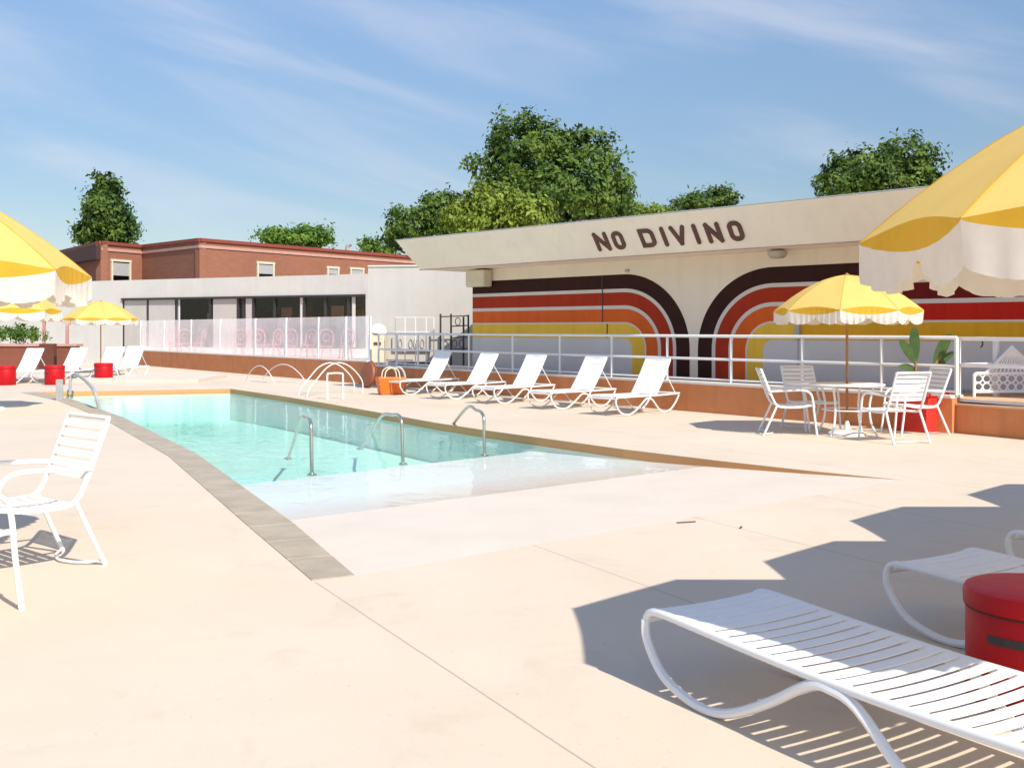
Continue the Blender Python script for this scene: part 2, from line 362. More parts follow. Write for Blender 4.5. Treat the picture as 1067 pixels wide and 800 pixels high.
# coping along the near left side
cp=MB()
for i in range(len(outer)-1):
    a0,a1,b0,b1=outer[i],outer[i+1],inner[i],inner[i+1]
    n=max(1,round((a1-a0).length/.62))
    for k in range(n):
        t0,t1=(k+.012)/n,(k+1-.012)/n
        q=[a0.lerp(a1,t0),a0.lerp(a1,t1),b0.lerp(b1,t1),b0.lerp(b1,t0)]
        cp.hexa([Vector((v.x,v.y,-.03)) for v in q],[Vector((v.x,v.y,.007)) for v in q])
struct(cp,'pool_coping',M['coping'],bevel=.004)
ab=(B-A).normalized(); nin=Vector((-ab.y,ab.x,0))
def shelf(v): return -.036*max(0,(Vector((v.x,v.y,0))-A).dot(nin))
# split outline at the deep edge
DL=inner[1].lerp(inner[2],(P(225,490).y-inner[1].y)/(inner[2].y-inner[1].y)); DR=P(556,455.2)
beach=[A,B]+[p for p in right[:3]]+[DR,DL,inner[1]]
bm_=flat([loop2(beach)],zf=shelf); struct(bm_,'pool_beach_entry',M['beach'])
deep=[DR]+right[3:]+[p for p in inner[:1:-1]]+[DL]
dd=(DR-DL).normalized(); dn=Vector((-dd.y,dd.x,0))
def deepz(v):
    d=(Vector((v.x,v.y,0))-DL).dot(dn); return -.62-.012*max(0,d)
db=flat([loop2(deep)],zf=deepz)
# step risers
db.add([Vector((DL.x,DL.y,shelf(DL))),Vector((DR.x,DR.y,shelf(DR))),Vector((DR.x,DR.y,-.66)),Vector((DL.x,DL.y,-.66))],[(0,1,2,3)])
wl=outline[1:]+[outline[0]]
for i in range(len(wl)-1):
    a,b=wl[i],wl[i+1]
    n=max(1,int((b-a).length/.5))
    for k in range(n):
        p,q=a.lerp(b,k/n),a.lerp(b,(k+1)/n)
        db.add([(p.x,p.y,0),(q.x,q.y,0),(q.x,q.y,-1.0),(p.x,p.y,-1.0)],[(0,1,2,3)])
struct(db,'pool_basin',M['plaster'])
WZ=-.085
cen=sum(outline,Vector())/len(outline)
wo=[Vector((p.x,p.y,0))+(Vector((p.x-cen.x,p.y-cen.y,0))).normalized()*.03 for p in outline]
# keep the water body below the sloping slab: its front edge stops just past the waterline
wfa=A+nin*1.9; 
def clipfront(l):
    out=[]
    for i in range(len(l)):
        p,q=l[i],l[(i+1)%len(l)]; dp=(p-A).dot(nin)-1.9; dq=(q-A).dot(nin)-1.9
        if dp>=0: out.append(p)
        if dp*dq<0: out.append(p.lerp(q,dp/(dp-dq)))
    return out
wo=clipfront(wo)
wt=flat([loop2(wo)],WZ); n0=len(wt.v)
wb=flat([loop2(wo)],-1.1); w=MB(); w.add(wt.v,wt.f); w.add(wb.v,[tuple(f[::-1]) for f in wb.f])
w.f += [(i,n0+i,n0+(i+1)%n0,(i+1)%n0)[::1] for i in range(n0)]
wob=struct(w,'pool_water',M['water'])
import bmesh
_b=bmesh.new(); _b.from_mesh(wob.data); bmesh.ops.recalc_face_normals(_b,faces=_b.faces); _b.to_mesh(wob.data); _b.free()

# ------------------------------------------------------------------ POOL STEP HANDRAILS
def step_rail(fa, fb, ta, tb, label):
    """fa, fb feet; ta,tb upper points"""
    base=Vector((fa.x,fa.y,0)); t=thing('handrail',label,'handrail',base,0,'stainless handrails standing in the pool shallows')
    mb=MB(); mb.tube([fa,fa.lerp(ta,.5),fa.lerp(ta,.93),ta.lerp(tb,.15)+Vector((0,0,.03)),ta.lerp(tb,.45)+Vector((0,0,.025)),tb,tb.lerp(fb,.5),fb.lerp(tb,.12),fb],.023,10,smooth=6)
    mb.build('rail_tube',M['steel'],t,world=True,smooth=True)
    c=MB(); c.lathe([(.06,0),(.06,.012),(.03,.03)],16,fa+Vector((0,0,.0))); c.build('flange',M['steel'],t,world=True,smooth=True)
    c=MB(); c.lathe([(.06,0),(.06,.012),(.03,.03)],16,fb); c.build('flange',M['steel'],t,world=True,smooth=True)
def rail_at(pa, pb, pta, ptb, label):
    za=-.28; fa=P(*pa,za); fb=P(*pb,-.5)
    top=Q(pta[0],fa.y,zat(pta[1],fa.y)); tb=Q(ptb[0],(fa.y*.6+fb.y*.4),zat(ptb[1],(fa.y*.6+fb.y*.4)))
    step_rail(fa,fb,top,tb,label)
rail_at((325,495),(300,478),(324,440),(314,436),'leftmost steel handrail in the pool, where water turns deep turquoise')
rail_at((420,484),(375,468),(418,435),(398,433),'middle steel handrail of the three in the pool')
rail_at((505,475),(452,466),(504,433),(487,424.5),'rightmost steel handrail, in the pool near the loungers side')
# grab rail at the far left pool corner
t=thing('grab_rail','dark grey grab rail at the far left corner of the pool','handrail',P(100,431))
MB().tube([P(104,431,-.1),P(97,424)+Vector((0,0,.35)),P(80,409)+Vector((0,0,.42)),P(74,407)+Vector((0,0,.3)),P(73,410,0)],.035,8,smooth=5).build('rail_tube',M['grey'],t,world=True,smooth=True)
MB().box(P(62,417)+Vector((0,0,.22)),(.14,.06,.44)).build('post',M['grey'],t,world=True,bevel=.01)

# ------------------------------------------------------------------ POOL HOUSE with the mural
P1=Vector((-.954,25.6,0)); E=Vector((.688,-.7257,0)); N=Vector((-.7257,-.688,0))
def FP(s,o,z): return P1+E*s+N*o+Vector((0,0,z))
def s_of(px,o=0.0):
    r=(px-CX)/F; Y=(N.dot(P1)+o)/(N.x*r+N.y); return (Vector((r*Y,Y,0))-P1-N*o).dot(E)
house=thing('pool_house','long cream pool house with arching brown, red, orange and yellow stripes on its wall','building',FP(5,0,0))
S1=18.0; FL=.5
MB().hexa([FP(0,0,0),FP(S1,0,0),FP(S1,-7,0),FP(0,-7,0)],[FP(0,0,2.94),FP(S1,0,2.94),FP(S1,-7,2.94),FP(0,-7,2.94)]).build('wall',M['stucco_cream'],house,world=True)
# fascia wedge, leaning outwards
prof=lambda s0,s1:None
def loopx(sb,st): # profile at one end: soffit inner, fascia foot, fascia top, roof back
    return [FP(sb,-.02,2.942),FP(sb,.90,2.942),FP(st,1.35,3.64),FP(st,1.22,3.66),FP(st,-7.3,3.66),FP(sb,-7.1,2.942)]
a=loopx(-.91,-1.28); b=loopx(S1+.5,S1+.9)
MB().add(a+b,[tuple(range(6))[::-1],tuple(range(6,12)),(1,7,8,2)[::1],(2,8,9,3),(0,6,7,1),(5,11,6,0),(4,10,11,5),(3,9,10,4)]).build('fascia',M['fascia'],house,world=True)
# drip edges top and bottom
MB().tube([FP(-1.3,1.36,3.655),FP(S1+.9,1.36,3.655)],.014,6).build('roof_edge',M['grey'],house,world=True)
MB().tube([FP(-.93,.905,2.935),FP(S1+.5,.905,2.935)],.009,6).build('drip_strip',M['trim_pink'],house,world=True)
# mural
ZT=2.65; RR=1.55; SX=1.10
def stripe_path(d,s_end,s_start,sgn):
    """outer edge offset inwards by d; arch foot at s_end, running to s_start"""
    sc_=s_end-sgn*SX*RR; pts=[(s_end-sgn*SX*d,FL+.04),(s_end-sgn*SX*d,ZT-RR)]
    for k in range(1,25):
        a=math.pi/2*k/24; pts.append((sc_+sgn*SX*(RR-d)*math.cos(a), ZT-RR+(RR-d)*math.sin(a)))
    pts.append((s_start,ZT-d)); return pts
def stripe(d0,d1,s_end,s_start,sgn,m,split=None,m2=None,o=.004):
    p0=stripe_path(d0,s_end,s_start,sgn); p1=stripe_path(d1,s_end,s_start,sgn)
    segs=[(p0,p1,m)]
    if split is not None:
        p0a=p0[:-1]+[(split,ZT-d0)]; p1a=p1[:-1]+[(split,ZT-d1)]
        segs=[(p0a,p1a,m),([(split,ZT-d0),p0[-1]],[(split,ZT-d1),p1[-1]],m2)]
    for q0,q1,mm in segs:
        mb=MB(); n=len(q0); vs=[FP(s,o,z) for s,z in q0]+[FP(s,o,z) for s,z in q1]
        mb.add(vs,[(i,i+1,n+i+1,n+i) if sgn<0 else (i+1,i,n+i,n+i+1) for i in range(n-1)])
        ob=mb.build('mural_stripe',mm,house,world=True)
bands=[(0,.30,'brown','brown'),(.30,.375,'mural_line','mural_line'),(.375,.65,'red','maroon'),(.65,.725,'mural_line','mural_line'),(.725,1.00,'orange','scarlet'),(1.00,1.035,'mural_line','mural_line'),(1.035,1.345,'mustard','amber')]
SL=s_of(718.7); SRr=s_of(727.3); sp=s_of(833)
for d0,d1,a_,b_ in bands:
    stripe(d0,d1,SL,0.0,1,M[a_])
    stripe(d0,d1,SRr,S1,-1,M[a_],split=(s_of(900) if b_!=a_ and a_!='mustard' else (sp if b_!=a_ else None)),m2=M[b_])
# pale grey panels inside the arches
def inner_panel(s_end,s_start,sgn):
    pts=stripe_path(1.345,s_end,s_start,sgn)+[(s_start,FL+.04)]
    vs=[FP(s,.0035,z) for s,z in pts]; MB().add(vs,[tuple(range(len(vs)))]).build('mural_panel',M['panel_grey'],house,world=True)
inner_panel(SL,0.0,1); inner_panel(SRr,S1,-1)
# panel joints
for px,d0,d1 in ((628,.0,1.0),(832,1.03,2.1),(633,1.035,1.33)):
    s=s_of(px); MB().box(FP(s,.01,ZT-(d0+d1)/2),(.018,.014,d1-d0),math.atan2(E.y,E.x)).build('panel_joint',M['dark_metal'] if px!=832 else M['grey'],house,world=True)
MB().box(FP(s_of(832),.03,ZT-1.18),(.09,.05,.30),math.atan2(E.y,E.x)).build('conduit_box',M['grey'],house,world=True,bevel=.006)
# beam end at left corner, lamp under the soffit, small vent
rE=math.atan2(E.y,E.x)
MB().box(FP(.40,.16,2.71),(.66,.28,.40),rE).build('beam_end',M['cream'],house,world=True,bevel=.03)
lp=MB(); lp.lathe([(.02,-.16),(.12,-.15),(.17,-.10),(.18,-.03),(.12,0.0)],20,FP(s_of(810,.35),.35,2.93)); lp.build('soffit_lamp',M['light_glass'],house,world=True,smooth=True)
MB().box(FP(s_of(654),.02,2.72),(.10,.04,.05),rE).build('wall_vent',M['grey'],house,world=True,bevel=.01)
MB().box(FP(8.5,.012,FL+.02),(19,.02,.04),rE).build('base_strip',M['grey'],house,world=True)

# lettering on the leaning fascia : NO DIVINO
fdir=(FP(0,1.35,3.64)-FP(0,.90,2.942)).normalized(); fn=E.cross(fdir).normalized()
if fn.dot(N)<0: fn=-fn
f0=FP(0,.90,2.942)
def LP(s,h,o=0.0): return f0+E*s+fdir*h+fn*o
def stroke_quad(mb,p,q,w):
    p=Vector((p[0],p[1])); q=Vector((q[0],q[1])); d=(q-p).normalized(); n=Vector((-d.y,d.x))*w/2
    p2=p-d*w*.15; q2=q+d*w*.15
    pts=[]
    def arc(c,dd,sg):
        a0=math.atan2(dd.y,dd.x)
        for k in range(-2,3): a=a0+k*math.pi/4*.95; r_=w/2; pts.append((c.x+math.cos(a)*r_, c.y+math.sin(a)*r_))
    arc(p2,-d,1); arc(q2,d,1)
    return pts
def letter_mesh(ch,s0,w,h,y0,th):
    mb=MB(); x=lambda u:s0+u*w; y=lambda v:y0+v*h
    def st(a,b):
        pts=stroke_quad(mb,(x(a[0]),y(a[1])),(x(b[0]),y(b[1])),th)
        # offset each stroke's face a little so faces never coincide
        o=.022+.0012*st.k; st.k+=1
        mb.prism([LP(u,v,.001) for u,v in pts],fn*o)
    st.k=0
    if ch=='N': st((0,0),(0,1)); st((1,0),(1,1)); st((0,1),(1,0))
    if ch=='I': st((0,0),(0,1))
    if ch=='V': st((0,1),(.5,0)); st((.5,0),(1,1))
    if ch in 'OD':
        c=.28 if ch=='O' else .28; l=c if ch=='O' else 0
        pts=[]; cy=.26
        def corner(cx_,cy_,a0,cxr):
            for k in range(6):
                a=R(a0+90*k/5); pts.append((cx_+cxr*math.cos(a), cy_+cy*math.sin(a)))
        cr_=.42
        corner(1-cr_,1-cy,0,cr_)
        if l: corner(cr_,1-cy,90,cr_); corner(cr_,cy,180,cr_)
        else: pts+=[(0,1),(0,0)]
        corner(1-cr_,cy,270,cr_)
        # ring
        P2=[Vector((x(a),y(b),0)) for a,b in pts]; cc=sum(P2,Vector())/len(P2)
        def ofs(d):
            out=[]; n=len(P2)
            for i in range(n):
                a,b,c_=P2[i-1],P2[i],P2[(i+1)%n]
                d1=(b-a).normalized(); d2=(c_-b).normalized(); n1=Vector((d1.y,-d1.x,0)); n2=Vector((d2.y,-d2.x,0))
                m_=(n1+n2); m_=m_/m_.length_squared*2 if m_.length_squared>1e-6 else n1
                out.append(b+m_*d)
            return out
        oo,ii=ofs(th/2),ofs(-th/2); n=len(P2)
        vs=[LP(v.x,v.y,.001) for v in oo]+[LP(v.x,v.y,.001) for v in ii]+[LP(v.x,v.y,.024) for v in oo]+[LP(v.x,v.y,.024) for v in ii]
        fs=[]
        for i in range(n):
            j=(i+1)%n; fs+=[(2*n+i,2*n+j,3*n+j,3*n+i),(i,j,2*n+j,2*n+i),(n+i,3*n+i,3*n+j,n+j)]
        mb.add(vs,fs)
    return mb
# letter positions from the photograph, measured along the fascia
def s_f(px,h=.38):
    o=.90+h*(fdir.dot(N)); return s_of(px,o)
lets=[('N',622,637),('O',644,660),('D',670,684),('I',694,694),('V',705,717),('I',726,726),('N',738,751),('O',761,774)]
lets=[('N',622,632.5),('O',640.5,648.5),('D',669,680.5),('I',692,692),('V',702,713.5),('I',725.5,725.5),('N',738,749.5),('O',761.5,772)]
for ch,xa,xb in lets:
    s0,s1=s_f(xa),s_f(xb); letter_mesh(ch,s0,max(s1-s0,.01),.315,.21,.085).build('letter',M['letter'],house,world=True)

# ------------------------------------------------------------------ TERRACE: retaining wall, kerb, railing
def wy(px): return HY+.0839*(px+300)
def W(px,z=0.0,back=0.0):
    p=P(px,wy(px)); return Vector((p.x,p.y,z))+WN*(-back)
_a=P(146,wy(146)); _b2=P(985,wy(985)); WE=(_b2-_a).normalized(); WN=Vector((WE.y,-WE.x,0)); 
if WN.y>0: WN=-WN
WEND=W(990)
rW=math.atan2(WE.y,WE.x)
def wallseg(x0,x1,h,name,label):
    t=thing(name,label,'wall',W((x0+x1)/2))
    a,b=W(x0),W(x1); th=.28
    MB().hexa([a,b,b-WN*th,a-WN*th],[v+Vector((0,0,h)) for v in (a,b,b-WN*th,a-WN*th)]).build('wall_face',M['orange_wall'],t,world=True)
    k0,k1=a+WN*.03,b+WN*.03
    MB().hexa([v+Vector((0,0,h)) for v in (k0,k1,k1-WN*.34,k0-WN*.34)],[v+Vector((0,0,h+.045)) for v in (k0,k1,k1-WN*.34,k0-WN*.34)]).build('coping_strip',M['kerb'],t,world=True,bevel=.008)
    return t
wallseg(384,992,.50,'terrace_wall','low orange terrace wall behind the white loungers')
wallseg(143,383.2,.60,'terrace_wall','low orange terrace wall under the tall glass screens')
# terrace floor
tf=flat([[tuple(v.xy) for v in (W(143,back=.2),W(383,back=.2),W(1000,back=.2),Q(1300,12.5)+Vector((0,0,0)),FP(17,-.3,0),FP(0,-.3,0),Q(505,29.9),Q(400,41),Q(100,47.5))]],.49)
struct(tf,'terrace_floor',M['orange_deck'])
# white railing
rail=thing('railing','white three-bar metal railing along the orange terrace wall','railing',W(700))
xs=[391,410,432,458,485,530.6,579.7,633.7,691.5,758,832,914.7,993]
top,mid=1.375,.965
lo=.60
for px in xs: 
    b=W(px,back=.10); MB().tube([b+Vector((0,0,.545)),b+Vector((0,0,top))],.026,8).build('post',M['white_metal'],rail,world=True,smooth=True)
a,b=W(391,back=.10),W(993,back=.10)
for z,r in ((top,.028),(mid,.026),(lo,.018)):
    MB().tube([a+Vector((0,0,z)),b+Vector((0,0,z))],r,8).build('rail',M['white_metal'],rail,world=True,smooth=True)
# glass screens
gl=thing('glass_screen','tall frosted glass screens in a row on the left orange terrace wall','fence',W(260))
gx=[143.5,168,196,226,262,294,328,356,382]
gz0,gz1=.65,1.86
for i,px in enumerate(gx):
    b=W(px,back=.12); wd=.05 if px not in (262,294,356) else .12
    MB().box(b+Vector((0,0,(gz0+gz1)/2)),(wd,.05,gz1-gz0),rW).build('post',M['white_metal'],gl,world=True)
for i in range(len(gx)-1):
    a,b=W(gx[i]+1,back=.12),W(gx[i+1]-1,back=.12)
    MB().hexa([a+Vector((0,0,gz0+.02)),b+Vector((0,0,gz0+.02)),b-WN*.012+Vector((0,0,gz0+.02)),a-WN*.012+Vector((0,0,gz0+.02))],
              [a+Vector((0,0,gz1)),b+Vector((0,0,gz1)),b-WN*.012+Vector((0,0,gz1)),a-WN*.012+Vector((0,0,gz1))]).build('glass_panel',M['frost'],gl,world=True)

# ------------------------------------------------------------------ LOW WHITE BUILDING behind the screens
lb=thing('low_building','long low white building with a dark window band behind the glass screens','building',Q(250,44))
LA,LB=Q(100,46.5),Q(383,40.4); LE=(LB-LA).normalized(); LN=Vector((LE.y,-LE.x,0)); LN = LN if LN.y<0 else -LN
rL=math.atan2(LE.y,LE.x)
def l_of(px):
    r=(px-CX)/F; Y=LN.dot(LA)/(LN.x*r+LN.y); return (Vector((r*Y,Y,0))-LA).dot(LE)
def LBp(s,o,z): return LA+LE*s+LN*o+Vector((0,0,z))
s0,s1,s2,s3=l_of(-120),l_of(127),l_of(381),l_of(400)
def lbox(name,sa,sb,oa,ob,za,zb,m,bev=0):
    return MB().hexa([LBp(sa,ob,za),LBp(sb,ob,za),LBp(sb,oa,za),LBp(sa,oa,za)],[LBp(sa,ob,zb),LBp(sb,ob,zb),LBp(sb,oa,zb),LBp(sa,oa,zb)]).build(name,m,lb,world=True,bevel=bev)
lbox('wall',s0,s3,-.3,0,2.80,3.62,M['low_white'])
lbox('wall',s0,s1,-.3,0,0,2.80,M['low_white'])
lbox('wall',s2,s3,-.3,0,0,2.80,M['low_white'])
lbox('wall',s1,s2,-.3,0,0,.75,M['low_white'])
lbox('roof',s0,s3,-8,-.3,3.3,3.5,M['roofing'])
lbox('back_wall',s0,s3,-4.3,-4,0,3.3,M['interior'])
lbox('window_head',s1,s2,.0,.06,2.76,2.84,M['dark_metal'])
for px in (127.5,153,183,218,247,253,263,285,316,338,362,380.5):
    s=l_of(px); lbox('mullion',s-.05,s+.05,-.16,-.04,.75,2.80,M['dark_metal'])
for a_,b_ in ((128.5,152),(154,181),(221,246.5),(255,262)):
    lbox('white_panel',l_of(a_),l_of(b_),-.09,-.06,.76,2.75,M['stucco_white'])
for a_,b_ in ((181,187),(310,316),(364,370)):
    sa,sb=l_of(a_)+.06,l_of(b_)-.04; n=max(4,int((sb-sa)/.12)); mb=MB(); vs=[]
    for k in range(n+1):
        q=sa+(sb-sa)*k/n; o=-.085+.012*(k%2); vs+= [LBp(q,o,.8),LBp(q,o,2.75)]
    mb.add(vs,[(2*k,2*k+2,2*k+3,2*k+1) for k in range(n)]); mb.build('curtain',M['curtain'],lb,world=True)
for a_,b_ in ((127.5,183),(183,247),(247,316),(316,380.5)):
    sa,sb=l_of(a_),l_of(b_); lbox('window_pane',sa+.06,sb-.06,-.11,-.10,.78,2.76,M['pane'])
# shelves and doors seen inside
for a_,b_,z0_,z1_,m_ in ((269,279,.5,2.4,'trim_pink'),(287,300,1.3,2.55,'brown_dark'),(322,334,.6,2.45,'trim_pink'),(340,355,.6,2.4,'brick_dark'),(190,212,1.9,2.2,'grey')):
    lbox('interior_panel',l_of(a_),l_of(b_),-1.6,-1.5,z0_,z1_,M[m_])
# white end block
wbk=thing('white_block','blank white wall block between glass screens and striped mural','building',Q(437,28.3))
qa,qb=Q(383.5,30.3),Q(505,29.9); dq=(qb-qa).normalized(); nq=Vector((-dq.y,dq.x,0)); nq = nq if nq.y>0 else -nq
MB().hexa([qa,qb,qb+nq*7,qa+nq*7],[v+Vector((0,0,3.29)) for v in (qa,qb,qb+nq*7,qa+nq*7)]).build('wall',M['stucco_white'],wbk,world=True)
MB().hexa([v-nq*.03+Vector((0,0,3.29)) for v in (qa,qb,qb+nq*7,qa+nq*7)],[v-nq*.03+Vector((0,0,3.33)) for v in (qa,qb,qb+nq*7,qa+nq*7)]).build('roof_cap',M['kerb'],wbk,world=True)
def bpos(px,z,o=0.0):
    r=(px-CX)/F; Y=(nq.dot(qa)-o)/(nq.x*r+nq.y); return Vector((r*Y,Y,z))
rq=math.atan2(dq.y,dq.x)
# posted white notice board with grey marks
sg=thing('notice_board','white notice board with faint grey marks on the white block','sign',bpos(430,0,.06))
p0,p1=bpos(409,0,.05),bpos(449,0,.05)
zb0,zb1=zat(366,p0.y),zat(350,p0.y)
MB().box((p0+p1)/2+Vector((0,0,(zb0+zb1)/2)),((p1-p0).length,.04,zb1-zb0),rq).build('board',M['stucco_white'],sg,world=True,bevel=.005)
for px in (417,428,433,440):
    c=bpos(px,(zb0+zb1)/2,.085); mb=MB(); ring=[c+dq*math.cos(a)*.055+Vector((0,0,math.sin(a)*.13)) for a in [2*math.pi*k/14 for k in range(14)]]
    mb.tube(ring,.011,5,closed=True); mb.build('mark',M['grey'],sg,world=True)
# dark garden gate
gt=thing('garden_gate','narrow dark iron gate with scrolls at the left end of the mural','gate',bpos(474,.5,.5))
def gp(px,py): q=bpos(px,0,.5); return Vector((q.x,q.y,zat(py,q.y)))
for px,ya,yb in ((459,327,386),(470,327,386),(483,330,386),(488,328,386)):
    MB().tube([gp(px,ya),gp(px,yb)],.030,6).build('bar',M['dark_metal'],gt,world=True)
for y_ in (330,340,352,364):
    MB().tube([gp(459 if y_==330 else 470,y_),gp(488,y_-1)],.018,6).build('cross_bar',M['dark_metal'],gt,world=True)
for cx_,cy_ in ((477,335),(473.5,358),(481,358)):
    c=gp(cx_,cy_); MB().tube([c+dq*math.cos(a)*.07+Vector((0,0,math.sin(a)*.11)) for a in [2*math.pi*k/12 for k in range(12)]],.012,5,closed=True).build('scroll',M['dark_metal'],gt,world=True)
# white lattice screen next to it
lt=thing('lattice_screen','thin white wire screen standing before the white block','screen',bpos(430,.5,.9))
def gp2(px,py): q=bpos(px,0,.9); return Vector((q.x,q.y,zat(py,q.y)))
for px in (412,422,433,444,452): MB().tube([gp2(px,331),gp2(px,386)],.016,6).build('wire',M['grey'] if px in(412,) else M['white_metal'],lt,world=True)
for y_ in (331,346,377): MB().tube([gp2(412,y_),gp2(452,y_)],.014,6).build('wire',M['white_metal'],lt,world=True)
MB().box(gp2(432,381)+Vector((0,.3,0)),(1.5,.3,.22),rq).build('dark_opening',M['dark_metal'],lt,world=True)  # dark box in place of the shaded openings under the rail
# cream bin with domed lid
bp=bpos(394,.49,.3); bp.z=.545; bn=thing('towel_bin','cream bin with a white domed lid beside the glass screens','bin',bp)
MB().box((0,0,.42),(.40,.36,.84)).build('bin_body',M['cream'],bn,bevel=.03)
MB().lathe([(.24,.845),(.245,.9),(.22,1.0),(.15,1.08),(.04,1.11)],24).build('lid',M['white_metal'],bn,smooth=True)
MB().box((0,-.19,.55),(.2,.02,.08)).build('slot',M['brown_dark'],bn)

# ------------------------------------------------------------------ BRICK MOTEL behind
bk=thing('brick_building','two-storey terracotta motel block with red parapet behind the white building','building',Q(208,54))
ZB=6.0
def bz(px,py,ztop=ZB): Y=F*(ztop-H)/(HY-py); return Q(px,Y)
c0,c1,c2,c3,c4,c5=bz(60,263),bz(105,252.5),bz(148,256.5),bz(208,249.5),bz(330,259.5),bz(470,271)
def bseg(a,b,ztop=ZB,m='brick'):
    d=(b-a).normalized(); n=Vector((-d.y,d.x,0)); n=n if n.y>0 else -n
    MB().hexa([a,b,b+n*.35,a+n*.35],[v+Vector((0,0,ztop)) for v in (a,b,b+n*.35,a+n*.35)]).build('wall',M[m],bk,world=True)
    MB().hexa([v+Vector((0,0,ztop-.10)) for v in (a-n*.08,b-n*.08,b+n*.4,a+n*.4)],[v+Vector((0,0,ztop+.07)) for v in (a-n*.08,b-n*.08,b+n*.4,a+n*.4)]).build('parapet',M['trim_red'],bk,world=True)
    MB().hexa([v+Vector((0,0,ztop-.42)) for v in (a-n*.05,b-n*.05,b-n*.001,a-n*.001)],[v+Vector((0,0,ztop-.28)) for v in (a-n*.05,b-n*.05,b-n*.001,a-n*.001)]).build('string_course',M['trim_pink'],bk,world=True)
    return d,n
for a_,b_ in ((c0,c1),(c1,c2),(c2,c3),(c3,c5)): bseg(a_,b_)
MB().hexa([c0+Vector((-.5,-.8,5.1)),c1+Vector((0,-.6,5.1)),c1+Vector((0,.2,5.1)),c0+Vector((-.5,.2,5.1))],[c0+Vector((-.5,-.8,5.7)),c1+Vector((0,-.6,5.8)),c1+Vector((0,.2,5.8)),c0+Vector((-.5,.2,5.7))]).build('eaves',M['brick_dark'],bk,world=True)
rf=[c0,c1,c2,c3,c5,c5+Vector((0,14,0)),c0+Vector((0,14,0))]
fl=flat([[tuple((v+Vector((0,.36,0))).xy) for v in rf]],ZB-.05); fl.build('roof',M['roofing'],bk,world=True)
def bwin(a,b,px0,px1,py0,py1):
    d=(b-a).normalized(); n=Vector((-d.y,d.x,0)); n=n if n.y>0 else -n
    def hit(px):
        r=(px-CX)/F; Y=n.dot(a)/(n.x*r+n.y); return Vector((r*Y,Y,0))
    p,q=hit(px0),hit(px1); z1=zat(py0,p.y); z0=zat(py1,p.y); w=(q-p).length; c=(p+q)/2; rz=math.atan2(d.y,d.x)
    fr=MB(); 
    fr.box(c-n*.03+Vector((0,0,z1)),(w+.16,.1,.12),rz); fr.box(c-n*.03+Vector((0,0,z0)),(w+.16,.1,.1),rz)
    for e in (-1,1): fr.box(c-n*.03+d*e*w/2+Vector((0,0,(z0+z1)/2)),(.10,.1,z1-z0-.12),rz)
    f=fr.build('window',M['cream'],bk,world=True)
    pn=MB().box(c-n*.012+Vector((0,0,(z0+z1)/2)),(w-.08,.02,z1-z0-.1),rz).build('pane',M['pane_dark'],f,world=False)
    # pane in the window's own frame
    for v in pn.data.vertices: v.co -= bk.location
    db_=MB().box(c-n*.028+Vector((0,0,z0+(z1-z0)*.62)),(w-.1,.004,(z1-z0)*.55),rz).build('blind',M['grey'],f)
    for v in db_.data.vertices: v.co -= bk.location
bwin(c1,c2,116,135,271,295)
bwin(c3,c5,268,284.5,273.5,291); bwin(c3,c5,341,352,278.5,289); bwin(c3,c5,365,378,279.5,289)
# roof vent
MB().tube([Q(362,62,5.9),Q(362,62,6.35),Q(366,62,6.5)],.12,8,smooth=3).build('roof_vent',M['grey'],bk,world=True)

# ------------------------------------------------------------------ RIGHT PLATFORM
pf=thing('platform','orange raised platform with pale top at the right end of the terrace','platform',P(1040,455))
pa,pb=P(986,450),P(1067,457.8); pd=(pb-pa).normalized(); pn_=Vector((-pd.y,pd.x,0)); pn_=pn_ if pn_.y>0 else -pn_
pc=pa+pd*6
MB().hexa([pa,pc,pc+pn_*2.0,pa+pn_*2.0],[v+Vector((0,0,.40)) for v in (pa,pc,pc+pn_*2.0,pa+pn_*2.0)]).build('base',M['orange_wall'],pf,world=True)
MB().hexa([v+Vector((0,0,.40)) for v in (pa-pn_*.03-pd*.02,pc-pn_*.03,pc+pn_*2.0,pa+pn_*2.0-pd*.02)],[v+Vector((0,0,.43)) for v in (pa-pn_*.03-pd*.02,pc-pn_*.03,pc+pn_*2.0,pa+pn_*2.0-pd*.02)]).build('top_slab',M['orange_deck'],pf,world=True,bevel=.005)
pr=thing('platform_railing','heavier white railing turning the corner on the orange platform','railing',pa)
base=pa+pn_*.12+pd*.10
def prp(t,z,bk_=0.0): return base+pd*t+pn_*bk_+Vector((0,0,z))
for t_,b_ in ((0,0),(1.9,0),(3.8,0),(0.0,.9)):
    MB().box(prp(t_,.43+.465,b_),(.07,.07,.93),math.atan2(pd.y,pd.x)).build('post',M['white_metal'],pr,world=True,bevel=.006)
for z in (1.36,.98):
    MB().box((prp(0,z)+prp(3.8,z))/2+Vector((0,0,0)),(3.9,.055,.055),math.atan2(pd.y,pd.x)).build('rail',M['white_metal'],pr,world=True,bevel=.006)
    MB().box((prp(0,z,.03)+prp(0,z,.87))/2,(.05,.84,.05),math.atan2(pd.y,pd.x)).build('rail',M['white_metal'],pr,world=True,bevel=.006)
MB().box((prp(0,.47)+prp(3.8,.47))/2+pn_*0,(3.76,.04,.04),math.atan2(pd.y,pd.x)).build('rail',M['white_metal'],pr,world=True)

